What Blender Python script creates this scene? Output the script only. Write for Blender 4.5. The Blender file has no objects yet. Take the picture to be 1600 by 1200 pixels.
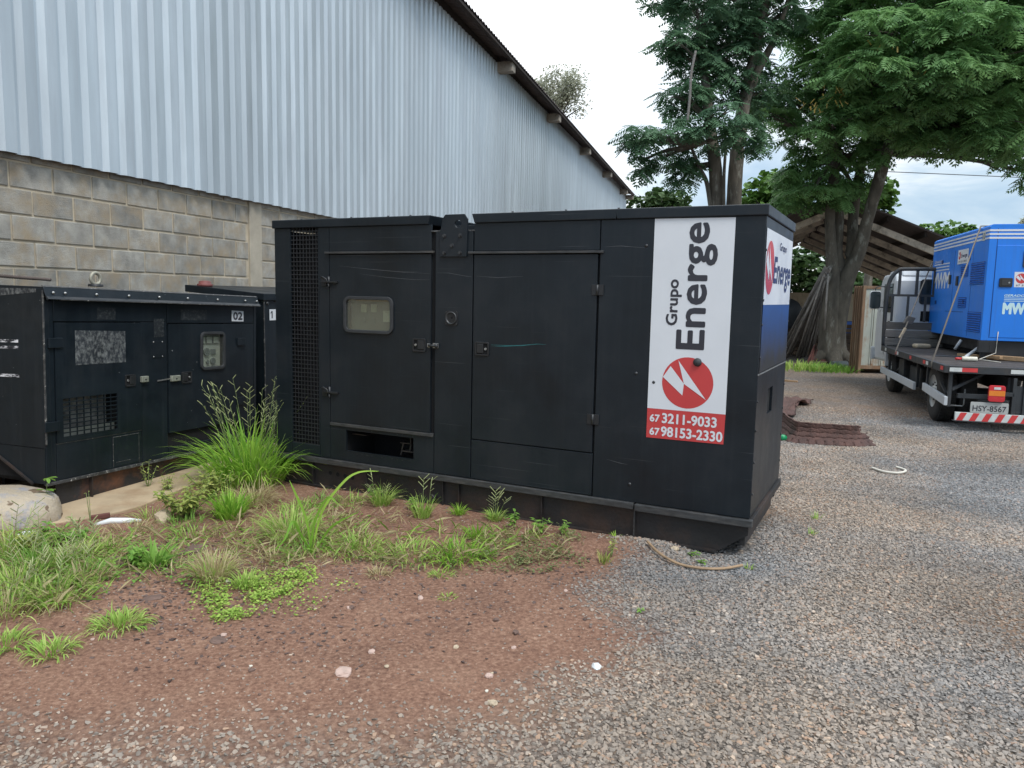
import bpy, bmesh, math, random
import numpy as np
from mathutils import Vector, Matrix, noise as mnoise
random.seed(7); rng = np.random.default_rng(11)
scn = bpy.context.scene
COL = scn.collection
R = math.radians

# ------------------------------------------------------------ camera
EYE = 1.6; FOC = 1200.0; PITCH = R(6.6); ROLL = R(1.15)
_F = Vector((0, math.cos(PITCH), -math.sin(PITCH)))
_U0 = Vector((0, math.sin(PITCH), math.cos(PITCH))); _R0 = Vector((1, 0, 0))
_Rt = math.cos(ROLL) * _R0 + math.sin(ROLL) * _U0
_Up = -math.sin(ROLL) * _R0 + math.cos(ROLL) * _U0
cam = bpy.data.cameras.new('camera'); co = bpy.data.objects.new('camera', cam); COL.objects.link(co)
m = Matrix((_Rt, _Up, -_F)).transposed().to_4x4(); m.translation = (0, 0, EYE); co.matrix_world = m
cam.sensor_fit = 'HORIZONTAL'; cam.sensor_width = 36; cam.lens = 36 * FOC / 1600
cam.clip_start = .05; cam.clip_end = 2000
scn.camera = co

def at(x, y, Y):
    """world point seen in direction (x, y) of the photograph at world depth Y"""
    d = _F + _Rt * ((x - 800) / FOC) + _Up * ((600 - y) / FOC)
    return Vector((0, 0, EYE)) + d * (Y / d.y)
def gnd(x, y, z=0.0):
    d = _F + _Rt * ((x - 800) / FOC) + _Up * ((600 - y) / FOC)
    return Vector((0, 0, EYE)) + d * ((z - EYE) / d.z)

# ------------------------------------------------------------ world and sun
SUN_EL, SUN_AZ = R(56), R(148)       # azimuth clockwise from +Y
scn.view_settings.view_transform = 'Standard'
scn.view_settings.look = 'None'
scn.view_settings.exposure = 0.62
scn.view_settings.gamma = 1
scn.view_settings.use_curve_mapping = False
world = bpy.data.worlds.new('World'); scn.world = world; world.use_nodes = True
def build_world():
    nt = world.node_tree; nt.nodes.clear(); N = nt.nodes.new; L = nt.links.new
    out = N('ShaderNodeOutputWorld'); bg = N('ShaderNodeBackground'); bg.inputs['Strength'].default_value = .1
    sky = N('ShaderNodeTexSky'); sky.sky_type = 'NISHITA'; sky.sun_disc = False
    sky.sun_elevation = SUN_EL; sky.sun_rotation = SUN_AZ; sky.dust_density = 2.5
    tc = N('ShaderNodeTexCoord')
    mp = N('ShaderNodeMapping'); mp.inputs['Scale'].default_value = (1, 1, 3.2)
    L(tc.outputs['Generated'], mp.inputs['Vector'])
    n1 = N('ShaderNodeTexNoise'); n1.inputs['Scale'].default_value = 3.4; n1.inputs['Detail'].default_value = 7
    n1.inputs['Roughness'].default_value = .58; n1.inputs['Distortion'].default_value = .35
    L(mp.outputs[0], n1.inputs['Vector'])
    cr = N('ShaderNodeValToRGB'); cr.color_ramp.elements[0].position = .40; cr.color_ramp.elements[1].position = .64
    cr.color_ramp.elements[0].color = (3.1, 4.4, 5.8, 1); cr.color_ramp.elements[1].color = (7.8, 8.1, 8.3, 1)
    e = cr.color_ramp.elements.new(.52); e.color = (4.4, 5.5, 6.5, 1)
    L(n1.outputs['Fac'], cr.inputs[0])
    # brighter veil round the hidden sun
    sd = Vector((math.sin(R(-8)) * math.cos(R(42)), math.cos(R(-8)) * math.cos(R(42)), math.sin(R(42))))
    dt = N('ShaderNodeVectorMath'); dt.operation = 'DOT_PRODUCT'; dt.inputs[1].default_value = sd
    nrm = N('ShaderNodeVectorMath'); nrm.operation = 'NORMALIZE'; L(tc.outputs['Generated'], nrm.inputs[0]); L(nrm.outputs[0], dt.inputs[0])
    mr = N('ShaderNodeMapRange'); mr.inputs['From Min'].default_value = .74; mr.inputs['From Max'].default_value = .95
    mr.inputs['To Min'].default_value = 0; mr.inputs['To Max'].default_value = 1; mr.interpolation_type = 'SMOOTHSTEP'
    L(dt.outputs['Value'], mr.inputs['Value'])
    mx0 = N('ShaderNodeMix'); mx0.data_type = 'RGBA'; mx0.inputs['B'].default_value = (13.5, 13.6, 13.7, 1)
    L(mr.outputs[0], mx0.inputs['Factor']); L(cr.outputs[0], mx0.inputs['A'])
    mx = N('ShaderNodeMix'); mx.data_type = 'RGBA'; mx.inputs['Factor'].default_value = .82
    L(sky.outputs[0], mx.inputs['A']); L(mx0.outputs['Result'], mx.inputs['B'])
    sx = N('ShaderNodeSeparateXYZ'); L(nrm.outputs[0], sx.inputs[0])
    zr = N('ShaderNodeMapRange'); zr.inputs['From Min'].default_value = .30; zr.inputs['From Max'].default_value = 1.0
    zr.inputs['To Min'].default_value = 1.0; zr.inputs['To Max'].default_value = 1.75; L(sx.outputs['Z'], zr.inputs['Value'])
    zs = N('ShaderNodeVectorMath'); zs.operation = 'SCALE'; L(mx.outputs['Result'], zs.inputs[0]); L(zr.outputs[0], zs.inputs['Scale'])
    L(zs.outputs[0], bg.inputs['Color']); L(bg.outputs[0], out.inputs['Surface'])
build_world()
sun = bpy.data.lights.new('sun', 'SUN'); sun.energy = 1.5; sun.angle = R(22); sun.color = (1, .97, .92)
so = bpy.data.objects.new('sun', sun); COL.objects.link(so)
sv = Vector((math.sin(SUN_AZ) * math.cos(SUN_EL), math.cos(SUN_AZ) * math.cos(SUN_EL), math.sin(SUN_EL)))
so.rotation_euler = sv.to_track_quat('Z', 'Y').to_euler()

# ------------------------------------------------------------ materials
def newmat(name):
    m = bpy.data.materials.new(name); m.use_nodes = True
    nt = m.node_tree; b = nt.nodes['Principled BSDF']; return m, nt, b
def setin(b, **k):
    for n, v in k.items():
        b.inputs[n.replace('_', ' ')].default_value = v
def pmat(name, col, rough=.6, metal=0., var=.18, scale=4., detail=6, bump=0., bscale=60., dirt=None, dirt_scale=3., dirt_cut=(.5, .7),
         rand=0., stretch=(1, 1, 1), specks=None, spec=.5, scratch=None, coord='Object', streak=None):
    m, nt, b = newmat(name); N = nt.nodes.new; L = nt.links.new
    tc = N('ShaderNodeTexCoord'); mp = N('ShaderNodeMapping'); mp.inputs['Scale'].default_value = stretch
    L(tc.outputs[coord], mp.inputs['Vector'])
    oi = N('ShaderNodeObjectInfo')
    if rand:
        ad = N('ShaderNodeVectorMath'); ad.operation = 'MULTIPLY_ADD'; ad.inputs[1].default_value = (17, 31, 23)
        cb = N('ShaderNodeCombineXYZ')
        for i in range(3): L(oi.outputs['Random'], cb.inputs[i])
        L(cb.outputs[0], ad.inputs[0]); L(mp.outputs[0], ad.inputs[2]); vec = ad.outputs[0]
    else: vec = mp.outputs[0]
    n = N('ShaderNodeTexNoise'); n.inputs['Scale'].default_value = scale; n.inputs['Detail'].default_value = detail
    n.inputs['Roughness'].default_value = .6; L(vec, n.inputs['Vector'])
    mr = N('ShaderNodeMapRange'); mr.inputs['From Min'].default_value = .3; mr.inputs['From Max'].default_value = .7
    mr.inputs['To Min'].default_value = 1 - var; mr.inputs['To Max'].default_value = 1 + var; L(n.outputs['Fac'], mr.inputs['Value'])
    val = mr.outputs[0]
    if rand:
        r2 = N('ShaderNodeMapRange'); r2.inputs['To Min'].default_value = 1 - rand; r2.inputs['To Max'].default_value = 1 + rand
        L(oi.outputs['Random'], r2.inputs['Value'])
        mm = N('ShaderNodeMath'); mm.operation = 'MULTIPLY'; L(val, mm.inputs[0]); L(r2.outputs[0], mm.inputs[1]); val = mm.outputs[0]
    sc = N('ShaderNodeVectorMath'); sc.operation = 'SCALE'; sc.inputs[0].default_value = col[:3]; L(val, sc.inputs['Scale'])
    colr = sc.outputs[0]
    def layer(colr, fac, c):
        mx = N('ShaderNodeMix'); mx.data_type = 'RGBA'; mx.inputs['B'].default_value = (*c[:3], 1)
        L(fac, mx.inputs['Factor']); L(colr, mx.inputs['A']); return mx.outputs['Result']
    if dirt:
        n2 = N('ShaderNodeTexNoise'); n2.inputs['Scale'].default_value = dirt_scale; n2.inputs['Detail'].default_value = 8
        n2.inputs['Roughness'].default_value = .68; L(vec, n2.inputs['Vector'])
        r = N('ShaderNodeMapRange'); r.inputs['From Min'].default_value = dirt_cut[0]; r.inputs['From Max'].default_value = dirt_cut[1]
        r.inputs['To Max'].default_value = dirt[3] if len(dirt) > 3 else 1; L(n2.outputs['Fac'], r.inputs['Value'])
        colr = layer(colr, r.outputs[0], dirt)
    if specks:                       # small chips: colour, amount threshold, scale
        v = N('ShaderNodeTexNoise'); v.inputs['Scale'].default_value = specks[2]; v.inputs['Detail'].default_value = 3
        L(vec, v.inputs['Vector'])
        r = N('ShaderNodeMapRange'); r.inputs['From Min'].default_value = specks[1]; r.inputs['From Max'].default_value = specks[1] + .03
        L(v.outputs['Fac'], r.inputs['Value']); colr = layer(colr, r.outputs[0], specks[0])
    if scratch:                      # long thin sideways scratches
        ms = N('ShaderNodeMapping'); ms.inputs['Scale'].default_value = (.55, 1, 60); ms.inputs['Rotation'].default_value = (0, .035, 0)
        L(tc.outputs[coord], ms.inputs['Vector'])
        v = N('ShaderNodeTexNoise'); v.inputs['Scale'].default_value = 2.3; v.inputs['Detail'].default_value = 1.5; L(ms.outputs[0], v.inputs['Vector'])
        r = N('ShaderNodeMapRange'); r.inputs['From Min'].default_value = scratch[1]; r.inputs['From Max'].default_value = scratch[1] + .05
        r.inputs['To Max'].default_value = .5
        L(v.outputs['Fac'], r.inputs['Value']); colr = layer(colr, r.outputs[0], scratch[0])
    if streak:                       # rain and dust runs down the face
        ms = N('ShaderNodeMapping'); ms.inputs['Scale'].default_value = (13, 13, .55); L(tc.outputs[coord], ms.inputs['Vector'])
        v = N('ShaderNodeTexNoise'); v.inputs['Scale'].default_value = 1.6; v.inputs['Detail'].default_value = 5; v.inputs['Roughness'].default_value = .65; L(ms.outputs[0], v.inputs['Vector'])
        r = N('ShaderNodeMapRange'); r.inputs['From Min'].default_value = .5; r.inputs['From Max'].default_value = .78; r.inputs['To Max'].default_value = streak[3]
        L(v.outputs['Fac'], r.inputs['Value']); colr = layer(colr, r.outputs[0], streak)
    L(colr, b.inputs['Base Color'])
    rr = N('ShaderNodeMapRange'); rr.inputs['From Min'].default_value = .3; rr.inputs['From Max'].default_value = .7
    rr.inputs['To Min'].default_value = max(.05, rough - .1); rr.inputs['To Max'].default_value = min(1, rough + .12)
    L(n.outputs['Fac'], rr.inputs['Value']); L(rr.outputs[0], b.inputs['Roughness'])
    setin(b, Metallic=metal, Specular_IOR_Level=spec)
    if bump:
        n3 = N('ShaderNodeTexNoise'); n3.inputs['Scale'].default_value = bscale; n3.inputs['Detail'].default_value = 5; L(vec, n3.inputs['Vector'])
        bp = N('ShaderNodeBump'); bp.inputs['Strength'].default_value = bump; bp.inputs['Distance'].default_value = .01
        L(n3.outputs['Fac'], bp.inputs['Height']); L(bp.outputs[0], b.inputs['Normal'])
    return m
def leafmat(name, c1, c2, trans=.25, rough=.55):
    m, nt, b = newmat(name); N = nt.nodes.new; L = nt.links.new
    a = N('ShaderNodeAttribute'); a.attribute_name = 'rnd'
    mx = N('ShaderNodeMix'); mx.data_type = 'RGBA'; mx.inputs['A'].default_value = (*c1, 1); mx.inputs['B'].default_value = (*c2, 1)
    L(a.outputs['Fac'], mx.inputs['Factor']); L(mx.outputs['Result'], b.inputs['Base Color'])
    setin(b, Roughness=rough, Specular_IOR_Level=.35)
    tr = N('ShaderNodeBsdfTranslucent'); L(mx.outputs['Result'], tr.inputs['Color'])
    ms = N('ShaderNodeMixShader'); ms.inputs[0].default_value = trans
    L(b.outputs[0], ms.inputs[1]); L(tr.outputs[0], ms.inputs[2])
    L(ms.outputs[0], nt.nodes['Material Output'].inputs['Surface'])
    return m
M = {}
M['black'] = pmat('black_paint', (.0105, .0155, .0205), .38, var=.35, scale=1.6, dirt=(.024, .0235, .025, .8), dirt_scale=1.6, dirt_cut=(.5, .78),
                  bump=.35, bscale=2.5, spec=.34, streak=(.040, .042, .046, .16), scratch=((.09, .095, .10), .70), specks=((.25, .25, .24), .80, 28))
M['black_old'] = pmat('worn_black_paint', (.0075, .0125, .0175), .42, var=.3, scale=3, dirt=(.026, .030, .034, .6), dirt_scale=2.5, dirt_cut=(.5, .75),
                  bump=.35, bscale=3, spec=.34, streak=(.04, .045, .05, .2), specks=((.4, .41, .42), .755, 34))
M['edge_worn'] = pmat('worn_edge_paint', (.045, .046, .048), .5, var=.4, scale=6, dirt=(.22, .215, .20, .6), dirt_scale=24, dirt_cut=(.5, .7), specks=((.42, .41, .38), .66, 60))
M['black_metal'] = pmat('black_steel', (.018, .019, .021), .5, var=.3, scale=8)
M['dark'] = pmat('dark_interior', (.006, .006, .007), .9, var=.3, scale=5)
M['base_steel'] = pmat('rusty_black_base', (.02, .018, .018), .6, var=.35, scale=6, dirt=(.075, .04, .026, .65), dirt_scale=2.4, dirt_cut=(.48, .68), bump=.3, bscale=40)
M['base_rusty'] = pmat('rust_stained_base', (.022, .020, .021), .7, var=.3, scale=6, dirt=(.15, .06, .03, .85), dirt_scale=2.6, dirt_cut=(.50, .66), bump=.3, bscale=40)
M['flange'] = pmat('scuffed_highlight_flange', (.048, .049, .05), .5, var=.35, scale=14, dirt=(.09, .075, .06, .5), dirt_scale=7, stretch=(1, 1, 4))  # scuffed paint, colour lightened to carry the highlight line on the drip rails
M['rust'] = pmat('rust', (.13, .06, .035), .9, var=.4, scale=9, dirt=(.05, .03, .022), dirt_scale=5, bump=.4)
M['rustbar'] = pmat('rusty_steel_bar', (.30, .27, .24), .8, var=.35, scale=6, rand=.45)
M['darkrod'] = pmat('dark_threaded_rod', (.11, .085, .075), .7, var=.3, scale=12)
M['redrod'] = pmat('red_brown_rod', (.13, .05, .04), .8, var=.35, scale=6, rand=.3)
M['white'] = pmat('white_vinyl', (.70, .72, .75), .35, var=.04, scale=3)
M['red'] = pmat('red_vinyl', (.55, .055, .055), .35, var=.06, scale=3)
M['ink'] = pmat('dark_lettering', (.035, .035, .045), .4, var=.1)
M['inkblue'] = pmat('navy_lettering', (.02, .03, .11), .4, var=.1)
M['steel'] = pmat('bare_steel', (.35, .35, .34), .4, metal=.7, var=.25, scale=20)
M['bolt'] = pmat('bolt_head', (.05, .052, .055), .4, metal=.3, var=.3, scale=20)
M['rubber'] = pmat('rubber_seal', (.035, .037, .04), .6, var=.2, scale=20)
M['brass'] = pmat('padlock_body', (.35, .36, .30), .4, metal=.4, var=.2, scale=30)
M['panelgrey'] = pmat('instrument_panel', (.19, .20, .18), .5, var=.2, scale=5)
M['panelcream'] = pmat('cream_instrument_panel', (.58, .60, .52), .5, var=.08, scale=5)
M['dial'] = pmat('dial_face', (.52, .53, .40), .5, var=.15, scale=20)
M['dialgrey'] = pmat('grey_dial', (.17, .19, .18), .5, var=.15, scale=20)
M['residue'] = pmat('scraped_paint', (.022, .026, .032), .6, var=.3, dirt=(.22, .23, .225, .8), dirt_scale=42, dirt_cut=(.44, .66), stretch=(1, 1, .7))
M['whitescrape'] = pmat('white_scrape', (.02, .022, .03), .6, var=.3, dirt=(.75, .76, .80, 1), dirt_scale=22, dirt_cut=(.47, .56), stretch=(1, .4, 1.5))
M['blueskin'] = None
M['galv'] = pmat('galvanised_sheet', (.52, .58, .62), .42, metal=.4, var=.10, scale=1.3, dirt=(.40, .43, .46, .6), dirt_scale=1.1, dirt_cut=(.45, .7),
                 rand=.09, stretch=(3, 3, .35))
M['mortar'] = pmat('mortar', (.52, .44, .32), .95, var=.18, scale=5, bump=.5, bscale=90)
M['block'] = pmat('concrete_block', (.335, .315, .275), .95, var=.34, scale=6, rand=.2, dirt=(.36, .27, .165, .8), dirt_scale=3.2, dirt_cut=(.46, .68), bump=.6, bscale=120)
M['concrete'] = pmat('concrete', (.42, .37, .29), .9, var=.18, scale=4, bump=.4, bscale=60)
M['beam'] = pmat('weathered_beam', (.74, .67, .56), .9, var=.25, scale=3, dirt=(.14, .11, .08, .8), dirt_scale=5)
M['beam_old'] = pmat('old_grey_beam', (.34, .30, .25), .9, var=.25, scale=3, dirt=(.12, .10, .08, .8), dirt_scale=5)
M['roofsheet'] = pmat('fibre_cement_roof', (.12, .10, .095), .9, var=.3, scale=4, bump=.3)
M['darkwood'] = pmat('dark_timber', (.035, .025, .02), .9, var=.4, scale=5)
M['slab'] = pmat('stained_concrete_slab', (.44, .335, .215), .85, var=.15, scale=4, dirt=(.28, .17, .09, .6), dirt_scale=3, bump=.3, bscale=50)
M['lump'] = pmat('blue_smeared_concrete', (.42, .35, .26), .8, var=.15, scale=4, dirt=(.25, .27, .33, .8), dirt_scale=7, dirt_cut=(.50, .66), bump=1., bscale=45, specks=((.16, .11, .07), .58, 9))
M['stone_tan'] = pmat('tan_stone', (.50, .40, .28), .9, var=.2, scale=20, bump=.5)
M['stone_white'] = pmat('pale_stone', (.66, .62, .52), .9, var=.15, scale=20, bump=.4)
M['stone_pink'] = pmat('pink_stone', (.50, .36, .30), .9, var=.2, scale=20, bump=.4)
M['stone_dark'] = pmat('dark_flat_stone', (.15, .095, .075), .9, var=.25, scale=20, bump=.5)
M['plastic_white'] = pmat('white_plastic', (.72, .74, .74), .5, var=.08)
M['hose'] = pmat('tan_hose', (.33, .22, .13), .7, var=.25, scale=20)
M['cord'] = pmat('white_cord', (.62, .58, .50), .7, var=.1)
M['tyre_dust'] = pmat('dusty_rubber', (.105, .056, .046), .85, var=.4, scale=9, dirt=(.035, .024, .022, .8), dirt_scale=7, bump=.8, bscale=80)
M['bark'] = pmat('tree_bark', (.105, .092, .072), .95, var=.5, scale=6, dirt=(.27, .27, .23, .75), dirt_scale=7, dirt_cut=(.55, .66), bump=1.6, bscale=16, stretch=(1, 1, .35))
M['grille'] = pmat('grille_paint', (.02, .021, .024), .55, var=.2, scale=8)
M['bluepaint'] = pmat('blue_paint', (.014, .20, .74), .38, var=.07, scale=2, bump=.1, bscale=4, streak=(.05, .13, .34, .3), dirt=(.03, .22, .66, .4), dirt_scale=3)
M['bluedark'] = pmat('blue_recess', (.004, .035, .16), .6, var=.1)
M['wpaint'] = pmat('white_cab_paint', (.66, .68, .70), .35, var=.05, scale=2, dirt=(.45, .42, .36, .4), dirt_scale=2)
M['guard'] = pmat('grey_guard_paint', (.50, .52, .54), .5, var=.1, scale=4)
M['chassis'] = pmat('truck_chassis', (.030, .034, .038), .6, var=.3, scale=5, dirt=(.10, .075, .055, .5), dirt_scale=3)
M['plank'] = pmat('truck_bed_plank', (.055, .046, .042), .85, var=.35, scale=6, rand=.35, stretch=(6, .6, 6), bump=.4)
M['greyplank'] = pmat('grey_timber', (.13, .12, .11), .9, var=.35, scale=6, rand=.3, stretch=(.6, 6, 6), bump=.4)
M['newwood'] = pmat('fresh_timber', (.38, .24, .13), .8, var=.25, scale=8, stretch=(.6, 6, 6))
M['tyre'] = pmat('tyre_rubber', (.028, .027, .026), .8, var=.3, scale=10, dirt=(.08, .065, .05, .5), dirt_scale=4)
M['rim'] = pmat('wheel_rim', (.48, .48, .46), .5, metal=.3, var=.25, scale=8)
M['plate'] = pmat('number_plate', (.42, .43, .41), .5, var=.1, scale=20)
M['amber'] = pmat('amber_lens', (.75, .22, .03), .25, var=.1)
M['redlens'] = pmat('red_lens', (.55, .03, .04), .25, var=.15)
M['redpaint'] = pmat('red_reflective_tape', (.60, .05, .05), .4, var=.12, scale=12)
M['whitetape'] = pmat('white_reflective_tape', (.60, .62, .60), .4, var=.12, scale=12)
M['strap'] = pmat('tie_down_strap', (.20, .17, .14), .8, var=.2)
M['mirrorglass'] = pmat('dark_glass', (.02, .03, .035), .12, var=.1)
M['cabinet'] = pmat('rusty_pale_sheet', (.38, .40, .35), .7, var=.15, scale=3, dirt=(.24, .12, .05, .9), dirt_scale=2.8, dirt_cut=(.50, .68), stretch=(2, 2, .6))
M['cabinetrust'] = pmat('brown_rusty_sheet', (.20, .12, .07), .85, var=.3, scale=4, dirt=(.30, .24, .17, .6), dirt_scale=3, stretch=(2, 2, .4))
M['farwall'] = pmat('far_block_wall', (.50, .42, .30), .9, var=.15, scale=3)
M['bluebin'] = pmat('blue_bin', (.03, .12, .42), .5, var=.1)
def glassmat(name, tint, rough=.12, alpha=.35):
    m, nt, b = newmat(name); N = nt.nodes.new; L = nt.links.new
    tr = N('ShaderNodeBsdfTransparent'); tr.inputs[0].default_value = (*tint, 1)
    gl = N('ShaderNodeBsdfGlossy'); gl.inputs['Roughness'].default_value = rough; gl.inputs['Color'].default_value = (.8, .8, .8, 1)
    df = N('ShaderNodeBsdfDiffuse'); df.inputs['Color'].default_value = (.28, .28, .24, 1)
    ms0 = N('ShaderNodeMixShader'); ms0.inputs[0].default_value = alpha; L(tr.outputs[0], ms0.inputs[1]); L(df.outputs[0], ms0.inputs[2])
    ms = N('ShaderNodeMixShader'); ms.inputs[0].default_value = .08; L(ms0.outputs[0], ms.inputs[1]); L(gl.outputs[0], ms.inputs[2])
    L(ms.outputs[0], nt.nodes['Material Output'].inputs['Surface']); return m
M['glass'] = glassmat('dusty_window_glass', (.85, .88, .82), .12, .16)
M['glassclear'] = glassmat('clear_window_glass', (.9, .92, .9), .08, .08)
M['greenglass'] = pmat('green_plastic_bottle', (.02, .30, .12), .15, var=.1)
def bluefade():
    m, nt, b = newmat('blue_film_worn'); N = nt.nodes.new; L = nt.links.new
    tc = N('ShaderNodeTexCoord'); sp = N('ShaderNodeSeparateXYZ'); L(tc.outputs['Object'], sp.inputs[0])
    n = N('ShaderNodeTexNoise'); n.inputs['Scale'].default_value = 5; n.inputs['Detail'].default_value = 6; L(tc.outputs['Object'], n.inputs['Vector'])
    md = N('ShaderNodeMath'); md.operation = 'MULTIPLY_ADD'; md.inputs[1].default_value = .35; L(n.outputs['Fac'], md.inputs[0]); L(sp.outputs['Z'], md.inputs[2])
    r = N('ShaderNodeMapRange'); r.inputs['From Min'].default_value = 1.38; r.inputs['From Max'].default_value = 1.72; L(md.outputs[0], r.inputs['Value'])
    mx = N('ShaderNodeMix'); mx.data_type = 'RGBA'; mx.inputs['A'].default_value = (.03, .033, .036, 1); mx.inputs['B'].default_value = (.018, .07, .24, 1)
    L(r.outputs[0], mx.inputs['Factor']); L(mx.outputs['Result'], b.inputs['Base Color']); setin(b, Roughness=.35)
    return m
M['bluefilm'] = bluefade()

def tan_factor(nt, P, fac):
    """the trodden, dust covered side of the yard (towards the gate) is tanner than the fresh heap by the skid"""
    N = nt.nodes.new; L = nt.links.new
    sp = N('ShaderNodeSeparateXYZ'); L(P, sp.inputs[0])
    a = N('ShaderNodeMapRange'); a.inputs['From Min'].default_value = 4.3; a.inputs['From Max'].default_value = 2.9; a.inputs['To Max'].default_value = .15; L(sp.outputs['Y'], a.inputs['Value'])
    b = N('ShaderNodeMapRange'); b.inputs['From Min'].default_value = 1.2; b.inputs['From Max'].default_value = -1.0; b.inputs['To Max'].default_value = .14; L(sp.outputs['X'], b.inputs['Value'])
    s = N('ShaderNodeMath'); s.operation = 'ADD'; L(a.outputs[0], s.inputs[0]); L(b.outputs[0], s.inputs[1])
    t = N('ShaderNodeMath'); t.operation = 'ADD'; L(s.outputs[0], t.inputs[0]); L(fac, t.inputs[1]); return t.outputs[0]
def stonemat():
    m, nt, b = newmat('gravel_stone'); N = nt.nodes.new; L = nt.links.new
    oi = N('ShaderNodeObjectInfo'); g = N('ShaderNodeNewGeometry')
    cr = N('ShaderNodeValToRGB'); cr.color_ramp.interpolation = 'LINEAR'
    els = [(0, (.16, .152, .146)), (.15, (.215, .207, .198)), (.4, (.265, .255, .243)), (.65, (.305, .282, .258)), (.85, (.335, .31, .285)), (.93, (.31, .235, .195)), (.985, (.36, .275, .215)), (1, (.52, .48, .43))]
    cr.color_ramp.elements[0].position = 0; cr.color_ramp.elements[0].color = (*els[0][1], 1)
    cr.color_ramp.elements[1].position = 1; cr.color_ramp.elements[1].color = (*els[-1][1], 1)
    for p, c in els[1:-1]:
        e = cr.color_ramp.elements.new(p); e.color = (*c, 1)
    L(oi.outputs['Random'], cr.inputs[0])
    # where the bed is dusted tan, or fresh blue-grey
    n = N('ShaderNodeTexNoise'); n.inputs['Scale'].default_value = .55; n.inputs['Detail'].default_value = 4; L(g.outputs['Position'], n.inputs['Vector'])
    r = N('ShaderNodeMapRange'); r.inputs['From Min'].default_value = .40; r.inputs['From Max'].default_value = .60; L(tan_factor(nt, g.outputs['Position'], n.outputs['Fac']), r.inputs['Value'])
    tint = N('ShaderNodeMix'); tint.data_type = 'RGBA'; tint.inputs['A'].default_value = (.90, .93, .97, 1); tint.inputs['B'].default_value = (1.14, 1.0, .87, 1)
    L(r.outputs[0], tint.inputs['Factor'])
    mul = N('ShaderNodeMix'); mul.data_type = 'RGBA'; mul.blend_type = 'MULTIPLY'; mul.inputs['Factor'].default_value = 1
    L(cr.outputs[0], mul.inputs['A']); L(tint.outputs['Result'], mul.inputs['B'])
    tc = N('ShaderNodeTexCoord'); nn = N('ShaderNodeTexNoise'); nn.inputs['Scale'].default_value = 90; L(tc.outputs['Object'], nn.inputs['Vector'])
    r3 = N('ShaderNodeMapRange'); r3.inputs['To Min'].default_value = .75; r3.inputs['To Max'].default_value = 1.25; L(nn.outputs['Fac'], r3.inputs['Value'])
    nb_ = N('ShaderNodeTexNoise'); nb_.inputs['Scale'].default_value = .9; nb_.inputs['Detail'].default_value = 5; L(g.outputs['Position'], nb_.inputs['Vector'])
    rb_ = N('ShaderNodeMapRange'); rb_.inputs['From Min'].default_value = .35; rb_.inputs['From Max'].default_value = .65; rb_.inputs['To Min'].default_value = .78; rb_.inputs['To Max'].default_value = 1.12; L(nb_.outputs['Fac'], rb_.inputs['Value'])
    mb_ = N('ShaderNodeMath'); mb_.operation = 'MULTIPLY'; L(r3.outputs[0], mb_.inputs[0]); L(rb_.outputs[0], mb_.inputs[1])
    sc = N('ShaderNodeVectorMath'); sc.operation = 'SCALE'; L(mul.outputs['Result'], sc.inputs[0]); L(mb_.outputs[0], sc.inputs['Scale'])
    L(sc.outputs[0], b.inputs['Base Color']); setin(b, Roughness=.85, Specular_IOR_Level=.3)
    return m
M['stone'] = stonemat()
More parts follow.
